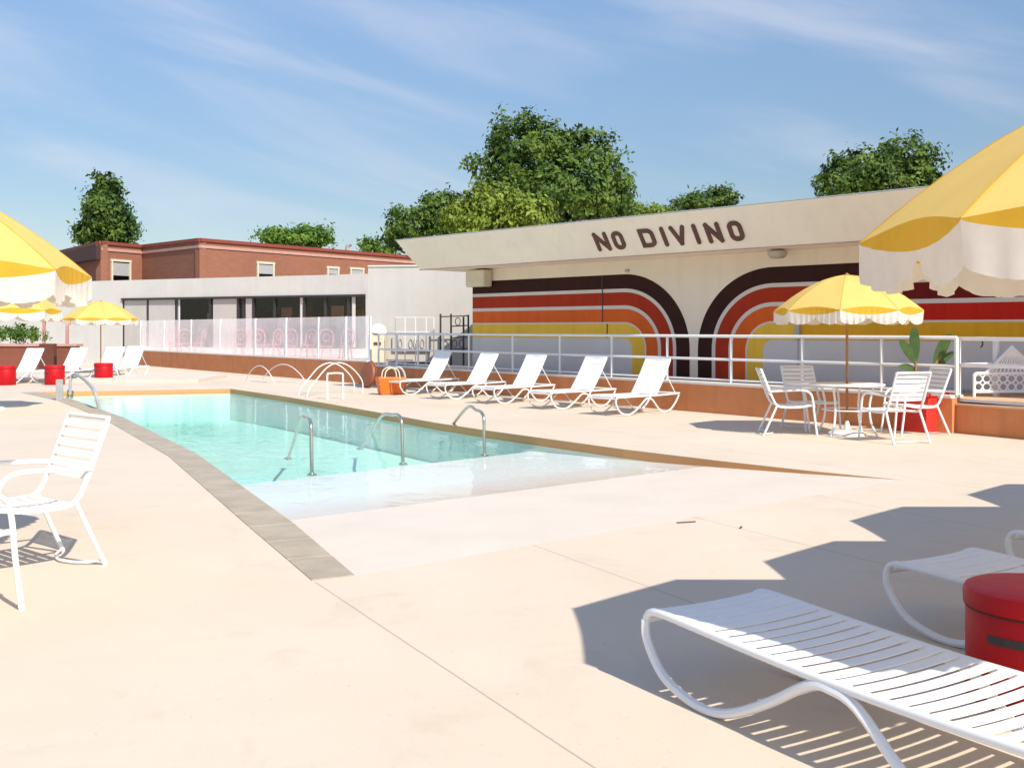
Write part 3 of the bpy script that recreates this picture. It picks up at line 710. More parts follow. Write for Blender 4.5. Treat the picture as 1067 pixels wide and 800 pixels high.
# ------------------------------------------------------------------ FURNITURE
def straps(mb, path, x0, x1, w, gap, sag=.012, th=.004, r=.014, s_from=0.0, s_to=None, nx=9, solid_until=None):
    pts=catmull([Vector((0,a,b)) for a,b in path],8); L_=[0]
    for i in range(1,len(pts)): L_.append(L_[-1]+(pts[i]-pts[i-1]).length)
    tot=L_[-1]; s_to=tot if s_to is None else s_to
    def at(s):
        s=min(max(s,0),tot-1e-6)
        for i in range(1,len(L_)):
            if L_[i]>=s:
                t=(s-L_[i-1])/(L_[i]-L_[i-1]+1e-9); p=pts[i-1].lerp(pts[i],t); d=(pts[i]-pts[i-1]).normalized(); return p,Vector((0,-d.z,d.y))
    s=s_from
    while s+w<=s_to+1e-6:
        gp_=gap if (solid_until is None or s>solid_until) else .003
        rows=[]
        jit=random.uniform(-.002,.002)
        for k in range(4):
            ss=s+w*k/3+jit; p,n=at(ss); row=[]
            for j in range(nx+2):
                if j==0: x=x0-r*.9; off=-r*.7
                elif j==nx+1: x=x1+r*.9; off=-r*.7
                else:
                    u=(j-1)/(nx-1); x=x0+(x1-x0)*u; off=r-sag*4*u*(1-u)
                crown=.0015*math.sin(math.pi*k/3)
                row.append((Vector((x,p.y,p.z))+n*(off+crown),n))
            rows.append(row)
        m_=nx+2; vs=[q+n*0 for row in rows for q,n in row]+[q-n*th for row in rows for q,n in row]; fs=[]; O=4*m_
        for a in range(3):
            for b in range(m_-1):
                i=a*m_+b; fs.append((i,i+1,i+m_+1,i+m_)); fs.append((O+i,O+i+m_,O+i+m_+1,O+i+1))
        for b in range(m_-1):
            fs.append((b,O+b,O+b+1,b+1)); i=3*m_+b; fs.append((i,i+1,O+i+1,O+i))
        for a in range(3):
            i=a*m_; fs.append((i,i+m_,O+i+m_,O+i)); i=a*m_+m_-1; fs.append((i,O+i,O+i+m_,i+m_))
        mb.add(vs,fs); s+=w+gp_
    return mb

def make_lounger(label, raised, group):
    t=thing('sun_lounger',label,'sun lounger',(0,0,0),0,group)
    hw=.31; r=.017
    if raised: railp=[(0,.30),(.06,.335),(.6,.325),(1.1,.32),(1.5,.325),(1.75,.33)]; seatp=[(.03,.325),(.5,.325),(1.10,.32)]
    else: railp=[(-.03,.285),(.0,.32),(.10,.328),(.5,.31),(.95,.295),(1.4,.295),(1.92,.31)]; seatp=railp[1:]
    for e in (-1,1):
        MB().tube([(e*hw,y,z) for y,z in railp],r,10,smooth=5).build('side_rail',M['white_metal'],t,smooth=True)
        k=.9 if raised else 1.0
        leg=[(-.03,.285),(-.02,.20),(.076,.085),(.22,.030),(.36,.018),(.50,.055),(.68,.15),(.86,.262),(.96,.275),(1.07,.245),(1.23,.11),(1.36,.03),(1.50,.018),(1.66,.06),(1.82,.18),(1.92,.30)]
        MB().tube([(e*(hw+.004),y*k,z) for y,z in leg],.015 if raised else .019,8,smooth=4).build('leg_loop',M['white_metal'],t,smooth=True)
    y0=railp[0][0]; z0=railp[0][1]
    MB().tube([(-hw,y0,z0),(hw,y0,z0)],r,10).build('crossbar',M['white_metal'],t,smooth=True)
    MB().tube([(-hw,.62,.13),(hw,.62,.13)],.012,8).build('crossbar',M['white_metal'],t,smooth=True)
    if raised:
        straps(MB(),seatp,-hw,hw,.066,.004).build('strap_seat',M['strap'],t,smooth=True)
        bpth=[(1.10,.33),(1.30,.60),(1.52,.95)]
        for e in (-1,1): MB().tube([(e*(hw-.03),y,z) for y,z in bpth],.015,8,smooth=3).build('back_rail',M['white_metal'],t,smooth=True)
        MB().tube([(-hw+.03,1.52,.95),(hw-.03,1.52,.95)],.015,8).build('back_rail',M['white_metal'],t,smooth=True)
        straps(MB(),bpth,-hw+.03,hw-.03,.072,.002).build('strap_back',M['strap'],t,smooth=True)
        for e in (-1,1): MB().tube([(e*(hw-.05),1.38,.74),(e*(hw-.02),1.66,.33)],.010,6).build('back_stay',M['white_metal'],t,smooth=True)
        MB().tube([(-hw,1.75,.33),(hw,1.75,.33)],r,8).build('crossbar',M['white_metal'],t,smooth=True)
    else:
        straps(MB(),seatp,-hw,hw,.054,.020,sag=.010,s_from=.02,solid_until=.26).build('strap_bed',M['strap'],t,smooth=True)
        MB().tube([(-hw,1.92,.31),(hw,1.92,.31)],r,8).build('crossbar',M['white_metal'],t,smooth=True)
    return t
Ld=Vector((.53,-.848,0)); Wd=Vector((.848,.53,0)); rl=face_dir(Ld.x,Ld.y)
flatl=make_lounger('white strap sun lounger laid flat, nearest the camera in front of the red drum',False,'flat loungers in the foreground')
flatl.location=(.843,4.57,0); flatl.rotation_euler=(0,0,rl)
place(flatl,(2.17,5.46,0),rl,'white strap sun lounger lying flat behind the red drum, shaded by the umbrella')
place(flatl,(3.17,6.28,0),rl,'furthest flat white lounger, only its foot end showing at the right edge')

row=make_lounger('white strap lounger with raised back, nearest the orange bag',True,'raised-back loungers along the terrace wall')
hd=Vector((.72,.69,0)).normalized(); rh=face_dir(hd.x,hd.y)
heads=[478,526,577,637,703.5]
labs=['white strap lounger with raised back, leftmost of the row and nearest the orange bag','raised-back white lounger, second from the orange bag in the row','raised-back white lounger in the middle of the wall row','raised-back white lounger, fourth from the orange bag in the row','raised-back white lounger at the right end of the wall row, below the arch foot']
for i,px in enumerate(heads):
    b=W(px)+WN*.32; loc=b-hd*1.60-Vector((hd.y,-hd.x,0))*.05
    if i==0: row.location=loc; row.rotation_euler=(0,0,rh); row['label']=labs[0]
    else: place(row,loc,rh+random.uniform(-.04,.04),labs[i])
# loungers at far left
for i,(px,Y,a,lb_) in enumerate([(26,29.6,164,'raised-back white lounger beyond the pool at the far left edge'),(72,30.2,162,'raised-back white lounger beyond the pool between two red stools'),(113,32,172,'raised-back white lounger beyond the pool, right of the last red stool'),(134,33,168,'raised-back white lounger furthest right of those beyond the pool')]):
    b=Q(px,Y); a2=R(a-180); place(row,b+Vector((math.sin(a2),-math.cos(a2),0))*1.1,a2,lb_,'raised-back loungers on the far side of the pool')

# strap chairs
def make_chair(label, group):
    t=thing('patio_chair',label,'chair',(0,0,0),0,group); hw=.265
    sp=[(-.47,.93),(-.40,.75),(-.31,.52),(-.25,.425),(-.16,.40),(.05,.40),(.22,.425),(.27,.41)]
    for e in (-1,1):
        MB().tube([(e*hw,y,z) for y,z in sp],.016,8,smooth=5).build('side_frame',M['white_metal'],t,smooth=True)
        MB().tube([(e*(hw+.02),.30,.0),(e*(hw+.02),.26,.30),(e*(hw+.02),.24,.50),(e*(hw+.025),.20,.60),(e*(hw+.03),.10,.64),(e*(hw+.03),-.10,.635),(e*(hw+.01),-.35,.62)],.016,8,smooth=5).build('arm',M['white_metal'],t,smooth=True)
        MB().tube([(e*hw,-.25,.425),(e*(hw+.01),-.34,.22),(e*(hw+.015),-.44,.0)],.016,8,smooth=4).build('leg',M['white_metal'],t,smooth=True)
    MB().tube([(-hw,-.47,.93),(hw,-.47,.93)],.016,8).build('top_bar',M['white_metal'],t,smooth=True)
    MB().tube([(-hw,.27,.41),(hw,.27,.41)],.016,8).build('front_bar',M['white_metal'],t,smooth=True)
    MB().tube([(-hw-.01,-.43,.03),(-hw+.1,-.33,.018),(0,-.28,.016),(hw-.1,-.33,.018),(hw+.01,-.43,.03)],.009,6,smooth=4).build('stretcher',M['white_metal'],t,smooth=True)
    straps(MB(),sp,-hw,hw,.052,.013,s_from=.03,s_to=.47).build('strap_back',M['strap'],t,smooth=True)
    straps(MB(),sp,-hw,hw,.052,.013,s_from=.58,s_to=1.02).build('strap_seat',M['strap'],t,smooth=True)
    return t
def chair_at(c,fwd,label,group,first=[None]):
    rz=face_dir(*fwd)
    if first[0] is None:
        ch=make_chair(label,group); first[0]=ch; ch.location=(c[0],c[1],0); ch.rotation_euler=(0,0,rz); return ch
    return place(first[0],(c[0],c[1],c[2] if len(c)>2 else 0),rz,label,group)
gA='strap chairs at the near left table'; gB='strap chairs round the umbrella table'
f=Vector((-.66,-.75,0)).normalized(); rt=Vector((f.y,-f.x,0)) # right-hand side of the chair
near_rear=P(110,588); 
cc=near_rear + f*.44 + (Vector((-.37,.32,0)).normalized())*.28
chair_at((cc.x,cc.y),(f.x,f.y),'white strap armchair in the left foreground turned towards the pool side table',gA)
chair_at((-3.02,5.53),(.5,.87),'near white armchair at the left edge, only its right legs in view',gA)
chair_at((-4.50,5.75),(.8,.6),'white armchair beyond the left edge of the near table',gA)
TC=Vector((4.76,15.0,0))
chair_at((4.02,15.15),(1,-.1),'white strap chair left of the umbrella table, facing right',gB)
chair_at((4.50,15.80),(.25,-.97),'white strap chair behind the umbrella table, partly hidden by the pole',gB)
chair_at((5.10,14.22),(-.30,.95),'white strap chair in front of the umbrella table, back to the pool',gB)
chair_at((5.72,15.15),(-.97,-.15),'white strap chair right of the umbrella table beside the red planter',gB)
# tables
def make_table(label, loc, group):
    t=thing('patio_table',label,'table',loc,0,group)
    MB().lathe([(.50,.700),(.515,.705),(.52,.715),(.515,.727),(.50,.73),(.03,.73)],48).build('table_top',M['white_metal'],t,smooth=True)
    for k in range(4):
        a=math.pi/4+k*math.pi/2; c,s=math.cos(a),math.sin(a)
        MB().tube([(.40*c,.40*s,.70),(.34*c,.34*s,.45),(.36*c,.36*s,.2),(.46*c,.46*s,0)],.016,8,smooth=4).build('leg',M['white_metal'],t,smooth=True)
    MB().tube([(.34*math.cos(2*math.pi*k/24),.34*math.sin(2*math.pi*k/24),.36) for k in range(24)],.010,6,closed=True).build('ring_brace',M['white_metal'],t,smooth=True)
    return t
tb=make_table('round white patio table under the smaller yellow umbrella',TC,'round patio tables')
place(tb,(-3.80,6.30,0),0,'round white patio table at the left edge under the big umbrella')

# umbrellas
def make_umbrella(label, loc, rim=1.84, apex=2.46, r=1.22, rot=0.0, group='yellow fringed umbrellas'):
    t=thing('umbrella',label,'umbrella',loc,rot,group)
    K=8; sub=10; NR=12
    def pt(u,th):  # u 0..1 radial, th angle
        seg=(th-math.pi/K)%(2*math.pi/K); q=seg/(2*math.pi/K) # 0 at a rib
        bow=math.sin(math.pi*q)
        strt=math.cos(math.pi/K)/math.cos(math.pi*(q*2-1)/K)
        rad=r*u*(1+(strt-1)*u)*(1-.035*bow*u**3)
        z=apex-(apex-rim)*(u**1.75) - .020*bow*math.sin(math.pi*u) + .045*bow*u**6
        return Vector((rad*math.cos(th),rad*math.sin(th),z))
    mb=MB(); nt_=K*sub; ths=[math.pi/K+2*math.pi*k/nt_ for k in range(nt_)]
    vs=[Vector((0,0,apex))]; 
    for i in range(1,NR+1): vs+=[pt(i/NR,th) for th in ths]
    fs=[(0,1+k,1+(k+1)%nt_) for k in range(nt_)]
    for i in range(NR-1):
        for k in range(nt_):
            a=1+i*nt_; b=1+(i+1)*nt_; fs.append((a+k,b+k,b+(k+1)%nt_,a+(k+1)%nt_))
    mb.add(vs,fs); cn=mb.build('canopy',M['yellow'],t)
    for p in cn.data.polygons: p.use_smooth=True
    try: cn.data.set_sharp_from_angle(angle=R(16))
    except Exception: pass
    # valance: yellow lens and white scalloped flounce
    yv,wv=MB(),MB(); rows=5
    n2=K*48; T=[math.pi/K+2*math.pi*k/n2 for k in range(n2)]
    ytop=[];ymid=[];ws=[]
    for k,th in enumerate(T):
        q=(k%48)/48; bow=math.sin(math.pi*q); e=pt(1,th); out=Vector((math.cos(th),math.sin(th),0))
        rip=(.006+.004*math.sin(th*3.1))*math.sin(q*2*math.pi*9+math.sin(th*5)*.8)
        d1=.004+.105*bow**.8; d2=.145+.080*abs(math.sin(math.pi*q*2))**.7+random.uniform(-.003,.003)
        col=[]
        ytop.append(e); ymid.append(e+Vector((0,0,-d1))-out*.004*0+out*rip*.5)
        for j in range(rows+1):
            v=j/rows; dd=d1+(d2-d1)*v; col.append(e+Vector((0,0,-dd))+out*(rip*(.5+1.5*v)-.01*v))
        ws.append(col)
    yv.add(ytop+ymid,[(k,(k+1)%n2,n2+(k+1)%n2,n2+k) for k in range(n2)])
    allw=[v for c_ in ws for v in c_]; m_=rows+1
    wv.add(allw,[(k*m_+j,((k+1)%n2)*m_+j,((k+1)%n2)*m_+j+1,k*m_+j+1) for k in range(n2) for j in range(rows)])
    sm=MB()
    for k in range(K):
        th=math.pi/K+2*math.pi*k/K; sm.tube([pt(u,th)+Vector((0,0,.001)) for u in (.03,.15,.3,.45,.6,.75,.9,1.0)],.0035,5)
    sm.build('seam_piping',M['yellow2'],t,smooth=True)
    yv.build('valance',M['yellow2'],t,smooth=True); wv.build('fringe',M['fringe'],t,smooth=True)
    MB().lathe([(.019,0.03),(.019,apex-.02)],12).build('pole',M['wood'],t,smooth=True)
    MB().lathe([(.03,apex-.02),(.035,apex+.005),(.02,apex+.02),(.004,apex+.03)],12).build('finial',M['wood'],t,smooth=True)
    MB().lathe([(.26,0),(.26,.03),(.22,.06),(.05,.075),(.035,.16),(.021,.2)],24).build('base',M['kerb'],t,smooth=True)
    for k in range(K):
        th=math.pi/K+2*math.pi*k/K
        MB().tube([pt(u,th)-Vector((0,0,.016)) for u in (.03,.2,.4,.6,.8,.985)],.006,6).build('rib',M['white_metal'],t,smooth=True)
        e=pt(.5,th)-Vector((0,0,.02)); MB().tube([(0.02*math.cos(th),.02*math.sin(th),rim-.02),e],.005,6).build('strut',M['white_metal'],t,smooth=True)
    return t
um=make_umbrella('big yellow umbrella with white fringe at the upper right, closest one',(2.50,3.70,0))
place(um,(3.80,4.85,0),0,'yellow umbrella just outside the right edge, second nearest')
place(um,(4.82,6.30,0),0,'yellow umbrella outside the right edge, third nearest')
place(um,(6.30,7.60,0),0,'yellow umbrella outside the right edge, fourth nearest')
place(um,(-3.80,6.30,0),R(10),'large yellow umbrella with white fringe cut by the left edge')
place(um,Q(-10,19.5,0),R(5),'flat-looking yellow umbrella low behind the large left one')
place(um,Q(105,36,0),R(5),'small distant yellow umbrella beside the far loungers')
make_umbrella('yellow fringed umbrella over the round table by the terrace',TC,rim=1.76,apex=2.27,r=1.02)

# red drum
def drum(loc,label,s=1.0):
    t=thing('drum_stool',label,'stool',loc,R(0),'red round stools')
    MB().lathe([(.262,.0),(.27,.01),(.27,.365),(.265,.372)],48).build('drum_body',M['red_vinyl'],t,smooth=True)
    MB().lathe([(.268,.374),(.278,.38),(.280,.43),(.272,.448),(.25,.456),(.05,.460)],48).build('lid',M['red_vinyl'],t,smooth=True)
    MB().tube([(.271*math.cos(2*math.pi*k/40),.271*math.sin(2*math.pi*k/40),.372) for k in range(40)],.004,5,closed=True).build('seam',M['brown_dark'],t)
    mb=MB(); vs=[];n=8
    for k in range(n+1):
        a=R(203)+R(58)*k/n
        for z in (.262,.296): vs+=[(.2735*math.cos(a),.2735*math.sin(a),z),(.266*math.cos(a),.266*math.sin(a),z)]
    mb.add(vs,[(4*k,4*k+4,4*k+6,4*k+2) for k in range(n)]); mb.build('handle_slot',M['dark_metal'],t)
    t.scale=(s,s,s); return t
dr=drum((2.13,4.28,0),'glossy red round stool with a dark slot between the two nearest loungers')
for px,Y,lb_ in ((6,28.4,'red stool at the far left edge beyond the pool'),(57,28.6,'red stool between two distant white loungers'),(108,30.6,'red stool furthest right beyond the pool, under the small umbrella')):
    c=place(dr,Q(px,Y),0,lb_); c.scale=(.95,.95,1.15)

# ------------------------------------------------------------------ small things on the deck
# red planter with banana plant
plc=P(962,449.5)+Vector((0,.12,0)); pt_=thing('planter','red square planter holding a broad-leaved plant beside the orange platform','planter',plc,rW)
mb=MB(); mb.hexa([(-.25,-.25,0),(.25,-.25,0),(.25,.25,0),(-.25,.25,0)],[(-.29,-.29,.52),(.29,-.29,.52),(.29,.29,.52),(-.29,.29,.52)]); mb.build('pot',M['red_cloth'],pt_,bevel=.01)
MB().box((0,0,.545),(.62,.62,.05)).build('pot_rim',M['red_cloth'],pt_,bevel=.008)
MB().box((0,0,.574),(.50,.50,.008)).build('soil',M['bark'],pt_)
bpn=thing('banana_plant','broad-leaved green plant growing in the red planter by the railing','plant',plc+Vector((0,0,.58)))
def bleaf(a,b,w,label='leaf',tw=0.0):
    a,b=Vector(a),Vector(b); d=b-a; side=d.cross(Vector((0,1,0))).normalized(); side=(side*math.cos(tw)+Vector((0,1,0))*math.sin(tw)); mb=MB(); n=12; L_=[];C_=[];R_=[]
    for k in range(n+1):
        t=k/n; wd=w*math.sin(math.pi*min(1,t*.93+.05))**.7*(1 if k<n else 0); c=a+d*t+Vector((0,-.05,-.10))*t*t*.5
        C_.append(c); L_.append(c-side*wd+Vector((0,0,.25*wd))); R_.append(c+side*wd+Vector((0,0,.25*wd)))
    m_=n+1; mb.add(L_+C_+R_,[(k,k+1,m_+k+1,m_+k) for k in range(n)]+[(m_+k,m_+k+1,2*m_+k+1,2*m_+k) for k in range(n)])
    mb.build('leaf',M['leaf_big'],bpn,smooth=True)
MB().tube([(.05,0,0),(.16,.02,.28),(.30,.03,.50),(.36,.03,.66)],lambda t:.035-.012*t,8,smooth=4).build('stem',M['trunk_plant'],bpn,smooth=True)
MB().tube([(-.02,0,0),(-.05,.02,.25),(-.06,.02,.45)],lambda t:.022-.008*t,8,smooth=4).build('stem',M['trunk_plant'],bpn,smooth=True)
bleaf((-.06,.02,.43),(-.10,0,1.02),.075,tw=.3); bleaf((-.06,.02,.40),(-.33,-.05,.82),.07); bleaf((.22,.02,.38),(.44,-.02,.92),.085); bleaf((.2,.02,.3),(.50,.0,.64),.06,tw=.5); bleaf((-.05,.02,.3),(-.30,.1,.42),.05)
# orange bag
bg=thing('beach_bag','bright orange beach bag with pale handles left of the lounger row','bag',P(407,411),R(20))
mb=MB(); mb.hexa([(-.26,-.14,0),(.26,-.14,0),(.26,.14,0),(-.26,.14,0)],[(-.34,-.20,.42),(.34,-.16,.40),(.34,.16,.38),(-.34,.16,.40)]); mb.build('bag_body',M['orange_bag'],bg,bevel=.03)
for y in (-.17,.15): MB().tube([(-.18,y,.36),(-.14,y,.55),(0,y-.02,.62),(.14,y,.55),(.18,y,.36)],.016,8,smooth=4).build('handle',M['cream'],bg,smooth=True)
# round reddish brown disc with a dark rim, leaning on the wall
br=thing('brown_disc','round reddish brown disc leaning on the orange wall behind the orange bag','cushion',P(384,404))
mtx=Matrix.Translation((0,0,.34))@Matrix.Rotation(rW,4,'Z')@Matrix.Rotation(R(80),4,'X')
MB().lathe([(.02,-.07),(.20,-.085),(.31,-.06),(.345,0),(.31,.06),(.20,.085),(.02,.07)],28,(0,0,0),mtx).build('disc_body',M['ring'],br,smooth=True)
MB().tube([mtx@Vector((.346*math.cos(2*math.pi*k/28),.346*math.sin(2*math.pi*k/28),0)) for k in range(28)],.010,6,closed=True).build('piping',M['brown_dark'],br,smooth=True)
# grey curved towel stand
ts=thing('hose_hook','thin grey curved hose stand between the orange bag and first lounger','stand',P(421,410))
MB().tube([(0,0,0),(.03,0,.25),(0,0,.48),(-.09,0,.60),(-.20,0,.60)],.028,8,smooth=5).build('stand_pipe',M['grey'],ts,smooth=True)
MB().lathe([(.14,0),(.14,.02),(.04,.035)],16).build('foot',M['grey'],ts,smooth=True)
# pool ladder, white
ld=thing('pool_ladder','white tubular pool ladder at the far side of the pool','ladder',P(335,414))
for pxs in (0,9):
    a=P(310+pxs,412.5+pxs*.15); Yb=a.y
    mb=MB(); mb.tube([a+Vector((0,0,-.3)),Q(312+pxs,Yb,zat(408,Yb)),Q(322+pxs,Yb+.3,zat(394,Yb+.3)),Q(333+pxs,Yb+.7,zat(382,Yb+.7)),Q(345+pxs,Yb+1.0,zat(378,Yb+1.0)),Q(357+pxs,Yb+1.2,zat(383,Yb+1.2)),Q(368+pxs,Yb+1.4,zat(396,Yb+1.4)),Q(369+pxs,Yb+1.4,0)],.014,8,smooth=5)
    mb.build('ladder_rail',M['white_metal'],ld,world=True,smooth=True)
p=P(341,416); 
MB().tube([p,p+Vector((0,0,.50)),p+Vector((.05,.05,.55)),p+Vector((.28,.1,.55)),p+Vector((.32,.1,.48)),p+Vector((.32,.1,0))],.02,8,smooth=3).build('side_handle',M['white_metal'],ld,world=True,smooth=True)
# hoops by wall
for a_,b_,hh,lb_ in ((256,286,381,'low white metal hoop before the orange wall, left of the pair'),(273,319,379.5,'low white metal hoop before the orange wall, nearer the pool ladder')):
    pa_=P(a_,396.5); pb_=P(b_,399.0); hp=thing('metal_hoop',lb_,'hoop',pa_,0,'low white hoops')
    zt=zat(hh,(pa_.y+pb_.y)/2)
    mb=MB(); pts=[]
    for k in range(17):
        u=k/16; q=pa_.lerp(pb_,u); pts.append(Vector((q.x,q.y,zt*math.sin(math.pi*u)**.8)))
    mb.tube(pts,.011,8); mb.build('hoop_tube',M['white_metal'],hp,world=True,smooth=True)
    q=pa_.lerp(pb_,.2); MB().tube([q+Vector((0,0,.02)),pa_.lerp(pb_,.8)+Vector((0,0,.02))],.014,6).build('ground_bar',M['white_metal'],hp,world=True,smooth=True)
# small deck debris
for px,py,rz in ((715,544.5,.3),(772,550,1.2)):
    t=MB().box((0,0,.006),(.16 if px==715 else .07,.012,.006),rz).build('twig',M['bark']); t.location=P(px,py); tag(t,'small dark twig lying on the wet slab edge' if px==715 else 'tiny second twig on the pale deck','twig')

# white ornamental iron panel standing on the platform behind the railing
YP=15.75
def op(px,py): return Q(px,YP,zat(py,YP))
orn=thing('ornamental_panel','white ornamental iron panel with a pointed fan top standing on the orange platform','panel',Q(1050,YP,.43))
apx=op(1054,361); lf,rtt=op(1027,389),op(1083,389)
fr=MB(); fr.tube([lf,apx,rtt],.028,8); fr.tube([op(1015,389),op(1092,389)],.024,8); fr.tube([op(1015,408),op(1092,408)],.024,8)
for px in (1015,1092): fr.tube([op(px,389),Q(px,YP,.44)],.024,8)
fr.build('frame',M['white_metal'],orn,world=True,smooth=True)
fn_=MB()
for i in range(1,12):
    q=lf.lerp(rtt,i/12); fn_.tube([q,q.lerp(apx,.93)],.011,6)
for u in (.35,.65): fn_.tube([lf.lerp(apx,u),rtt.lerp(apx,u)],.011,6)
fn_.build('fan_bars',M['white_metal'],orn,world=True,smooth=True)
sc_=MB()
for i in range(9):
    for j in range(2):
        c=op(1019.5+8.6*i,394.5+8.5*j); rr_=.058
        sc_.tube([c+Vector((rr_*math.cos(a_),0,rr_*math.sin(a_))) for a_ in [2*math.pi*k/12 for k in range(12)]],.012,5,closed=True)
sc_.build('scroll_rings',M['white_metal'],orn,world=True,smooth=True)
MB().tube([op(1018,352),op(1022,353),op(1024,358),op(1022,362)],.012,6,smooth=4).build('hook',M['dark_metal'],orn,world=True,smooth=True)
# pink metal chairs behind the glass screens
def make_pink(label):
    t=thing('terrace_chair',label,'chair',(0,0,0),0,'pink terrace chairs behind glass')
    MB().lathe([(.20,.44),(.22,.45),(.22,.47),(.2,.475)],20).build('seat',M['pink'],t,smooth=True)
    for a in (45,135,225,315):
        c,s=math.cos(R(a)),math.sin(R(a)); MB().tube([(.17*c,.17*s,.45),(.24*c,.24*s,0)],.02,6).build('leg',M['pink'],t)
    MB().tube([(-.19,-.14,.46),(-.22,-.22,.8),(-.12,-.26,.98),(.12,-.26,.98),(.22,-.22,.8),(.19,-.14,.46)],.02,6,smooth=4).build('back_frame',M['pink'],t,smooth=True)
    MB().tube([(-.1*math.cos(a)*1.0,-.24,.74+.12*math.sin(a)) for a in [2*math.pi*k/12 for k in range(12)]],.015,6,closed=True).build('back_ring',M['pink'],t,smooth=True)
    return t
pk=None
spots=[(181,42.5,20),(193,41,200),(207,42.0,90),(249,38.5,30),(270,36,200),(285,38,60),(303,35.0,10),(320,36.5,150),(340,33.5,190),(360,34.5,30)]
names=['leftmost','second','third','fourth','fifth','sixth','seventh','eighth','ninth','rightmost']
for i,(px,Y,a) in enumerate(spots):
    lb_='%s pink metal chair counted from the left behind the frosted glass screens'%names[i]
    if pk is None: pk=make_pink(lb_); pk.location=Q(px,Y,.49); pk.rotation_euler=(0,0,R(a))
    else: place(pk,Q(px,Y,.49),R(a),lb_)
# far left: planter wall, shade put into its brown, with hedge, step
pw=thing('planter_wall','low terracotta planter wall at the far left beyond the loungers','planter',Q(20,38))
MB().box(Q(5,38,.45),(5.2,.5,.9)).build('planter_box',M['planter'],pw,world=True)
MB().box(Q(5,38,.93),(5.4,.6,.08)).build('planter_rim',M['trim_pink'],pw,world=True)
for px in (46,70): MB().box(Q(px,39.5,1.2),(.10,.10,1.3)).build('frame_post',M['trim_pink'],pw,world=True)
MB().box(Q(58,39.5,1.82),(1.1,.12,.08)).build('frame_beam',M['trim_pink'],pw,world=True)
for px in (50,): MB().box(Q(px,36.6,.5),(.5,.3,1.0)).build('dark_post',M['brown_dark'],pw,world=True,bevel=.02)
st=struct(MB().box(Q(20,30.4,.05),(12,3.0,.10)),'far_step',M['step'])
st.location=(-.6,.7,0)

# ------------------------------------------------------------------ TREES
def leaf_cloud(mb, lobes, n, size, rng):
    tot=sum(l[3]*l[4]*l[5] for l in lobes)
    for (x,y,z,rx,ry,rz_) in lobes:
        k=int(n*(rx*ry*rz_)**.8/sum((l[3]*l[4]*l[5])**.8 for l in lobes))
        # clumps on the lobe surface, gaps between
        nc=max(8,k//26); 
        for c in range(nc):
            u=Vector((rng.gauss(0,1),rng.gauss(0,1),rng.gauss(0,1))).normalized(); rad=rng.uniform(.45,1.08)**.6
            cx,cy,cz=x+u.x*rx*rad,y+u.y*ry*rad,z+u.z*rz_*rad; cr=rng.uniform(.5,1.2)*size*2.6
            for j in range(40):
                p=Vector((cx,cy,cz))+Vector((rng.gauss(0,.5),rng.gauss(0,.5),rng.gauss(0,.42)))*cr
                s=size*rng.uniform(.28,1.0); nrm=(u+Vector((rng.gauss(0,.6),rng.gauss(0,.6),rng.gauss(.3,.6)))).normalized()
                a=nrm.orthogonal().normalized(); a=Matrix.Rotation(rng.uniform(0,6.28),3,nrm)@a; b=nrm.cross(a)
                mb.add([p-a*s,p-b*s*.5+nrm*s*.1,p+a*s,p+b*s*.5+nrm*s*.1],[(0,1,2,3)])
def tree(label, cat, Y, lobes_px, leafm, n, size, trunk_px, seed, group='trees behind the buildings', name='tree'):
    rng=random.Random(seed); base=Q(trunk_px,Y,0)
    t=thing(name,label,cat,base,0,group)
    lobes=[]; s=Y/F
    for (px,py,rx,ry) in lobes_px:
        c=Q(px,Y,zat(py,Y)); lobes.append((c.x,c.y+rng.uniform(-.3,.3)*rx*s,c.z,rx*s,(rx+ry)/2*s,ry*s))
    mb=MB(); leaf_cloud(mb,lobes,n,size,rng); mb.build('crown',M[leafm],t,world=True)
    top=max(l[2] for l in lobes); r0=top*.028
    tk=MB(); tk.tube([base,base+Vector((.05*top,0,top*.35)),base+Vector((.0,0,top*.7)),Vector((base.x,base.y,top))],lambda u:r0*(1-.75*u),10,smooth=4)
    for l in lobes: 
        zc=max(1.5,l[2]-l[5]*.9); st_=base+Vector((0,0,min(zc,top*.5)))
        tk.tube([st_,st_.lerp(Vector(l[:3]),.55)+Vector((0,0,.3)),Vector(l[:3])],lambda u:r0*.5*(1-.8*u),6,smooth=3)
    tk.build('trunk',M['bark'],t,world=True,smooth=True)
tree('tall broad green tree rising behind the middle of the pool house roof','tree',52,[(540,145,26,30),(556,160,48,36),(600,170,48,38),(575,205,78,42),(628,200,28,38),(505,168,20,12),(640,228,34,20),(603,140,16,14)],'leaf_dark',15000,.20,580,1)
tree('lime green bushy tree in front of the tall dark one','tree',47,[(515,215,34,26),(545,225,30,22),(490,228,26,20)],'leaf_light',6000,.17,515,2)
tree('dark green tree behind the left tip of the pool house roof','tree',50,[(432,236,28,20),(462,222,26,20),(412,246,14,12),(480,232,18,18)],'leaf_dark',5500,.17,450,3)
tree('small round green tree top above the end of the lettering','tree',55,[(735,212,24,11),(752,207,14,10),(715,216,14,8)],'leaf_dark',2600,.16,735,4)
tree('low light green tree between the tall tree and the small round one','tree',58,[(680,223,26,7),(660,225,20,8)],'leaf_light',1800,.16,680,5)
tree('dark green tree behind the pool house roof at the right umbrella','tree',45,[(900,178,36,22),(945,163,32,20),(930,192,48,20),(872,195,24,16),(965,180,16,18)],'leaf_dark',8000,.16,920,6)
tree('tall narrow tree behind the terracotta building at the left','tree',75,[(109,189,8,10),(116,196,8,10),(110,206,16,14),(112,222,23,16),(110,242,30,16),(93,244,14,14),(132,240,12,18)],'leaf_dark',7500,.24,110,7)
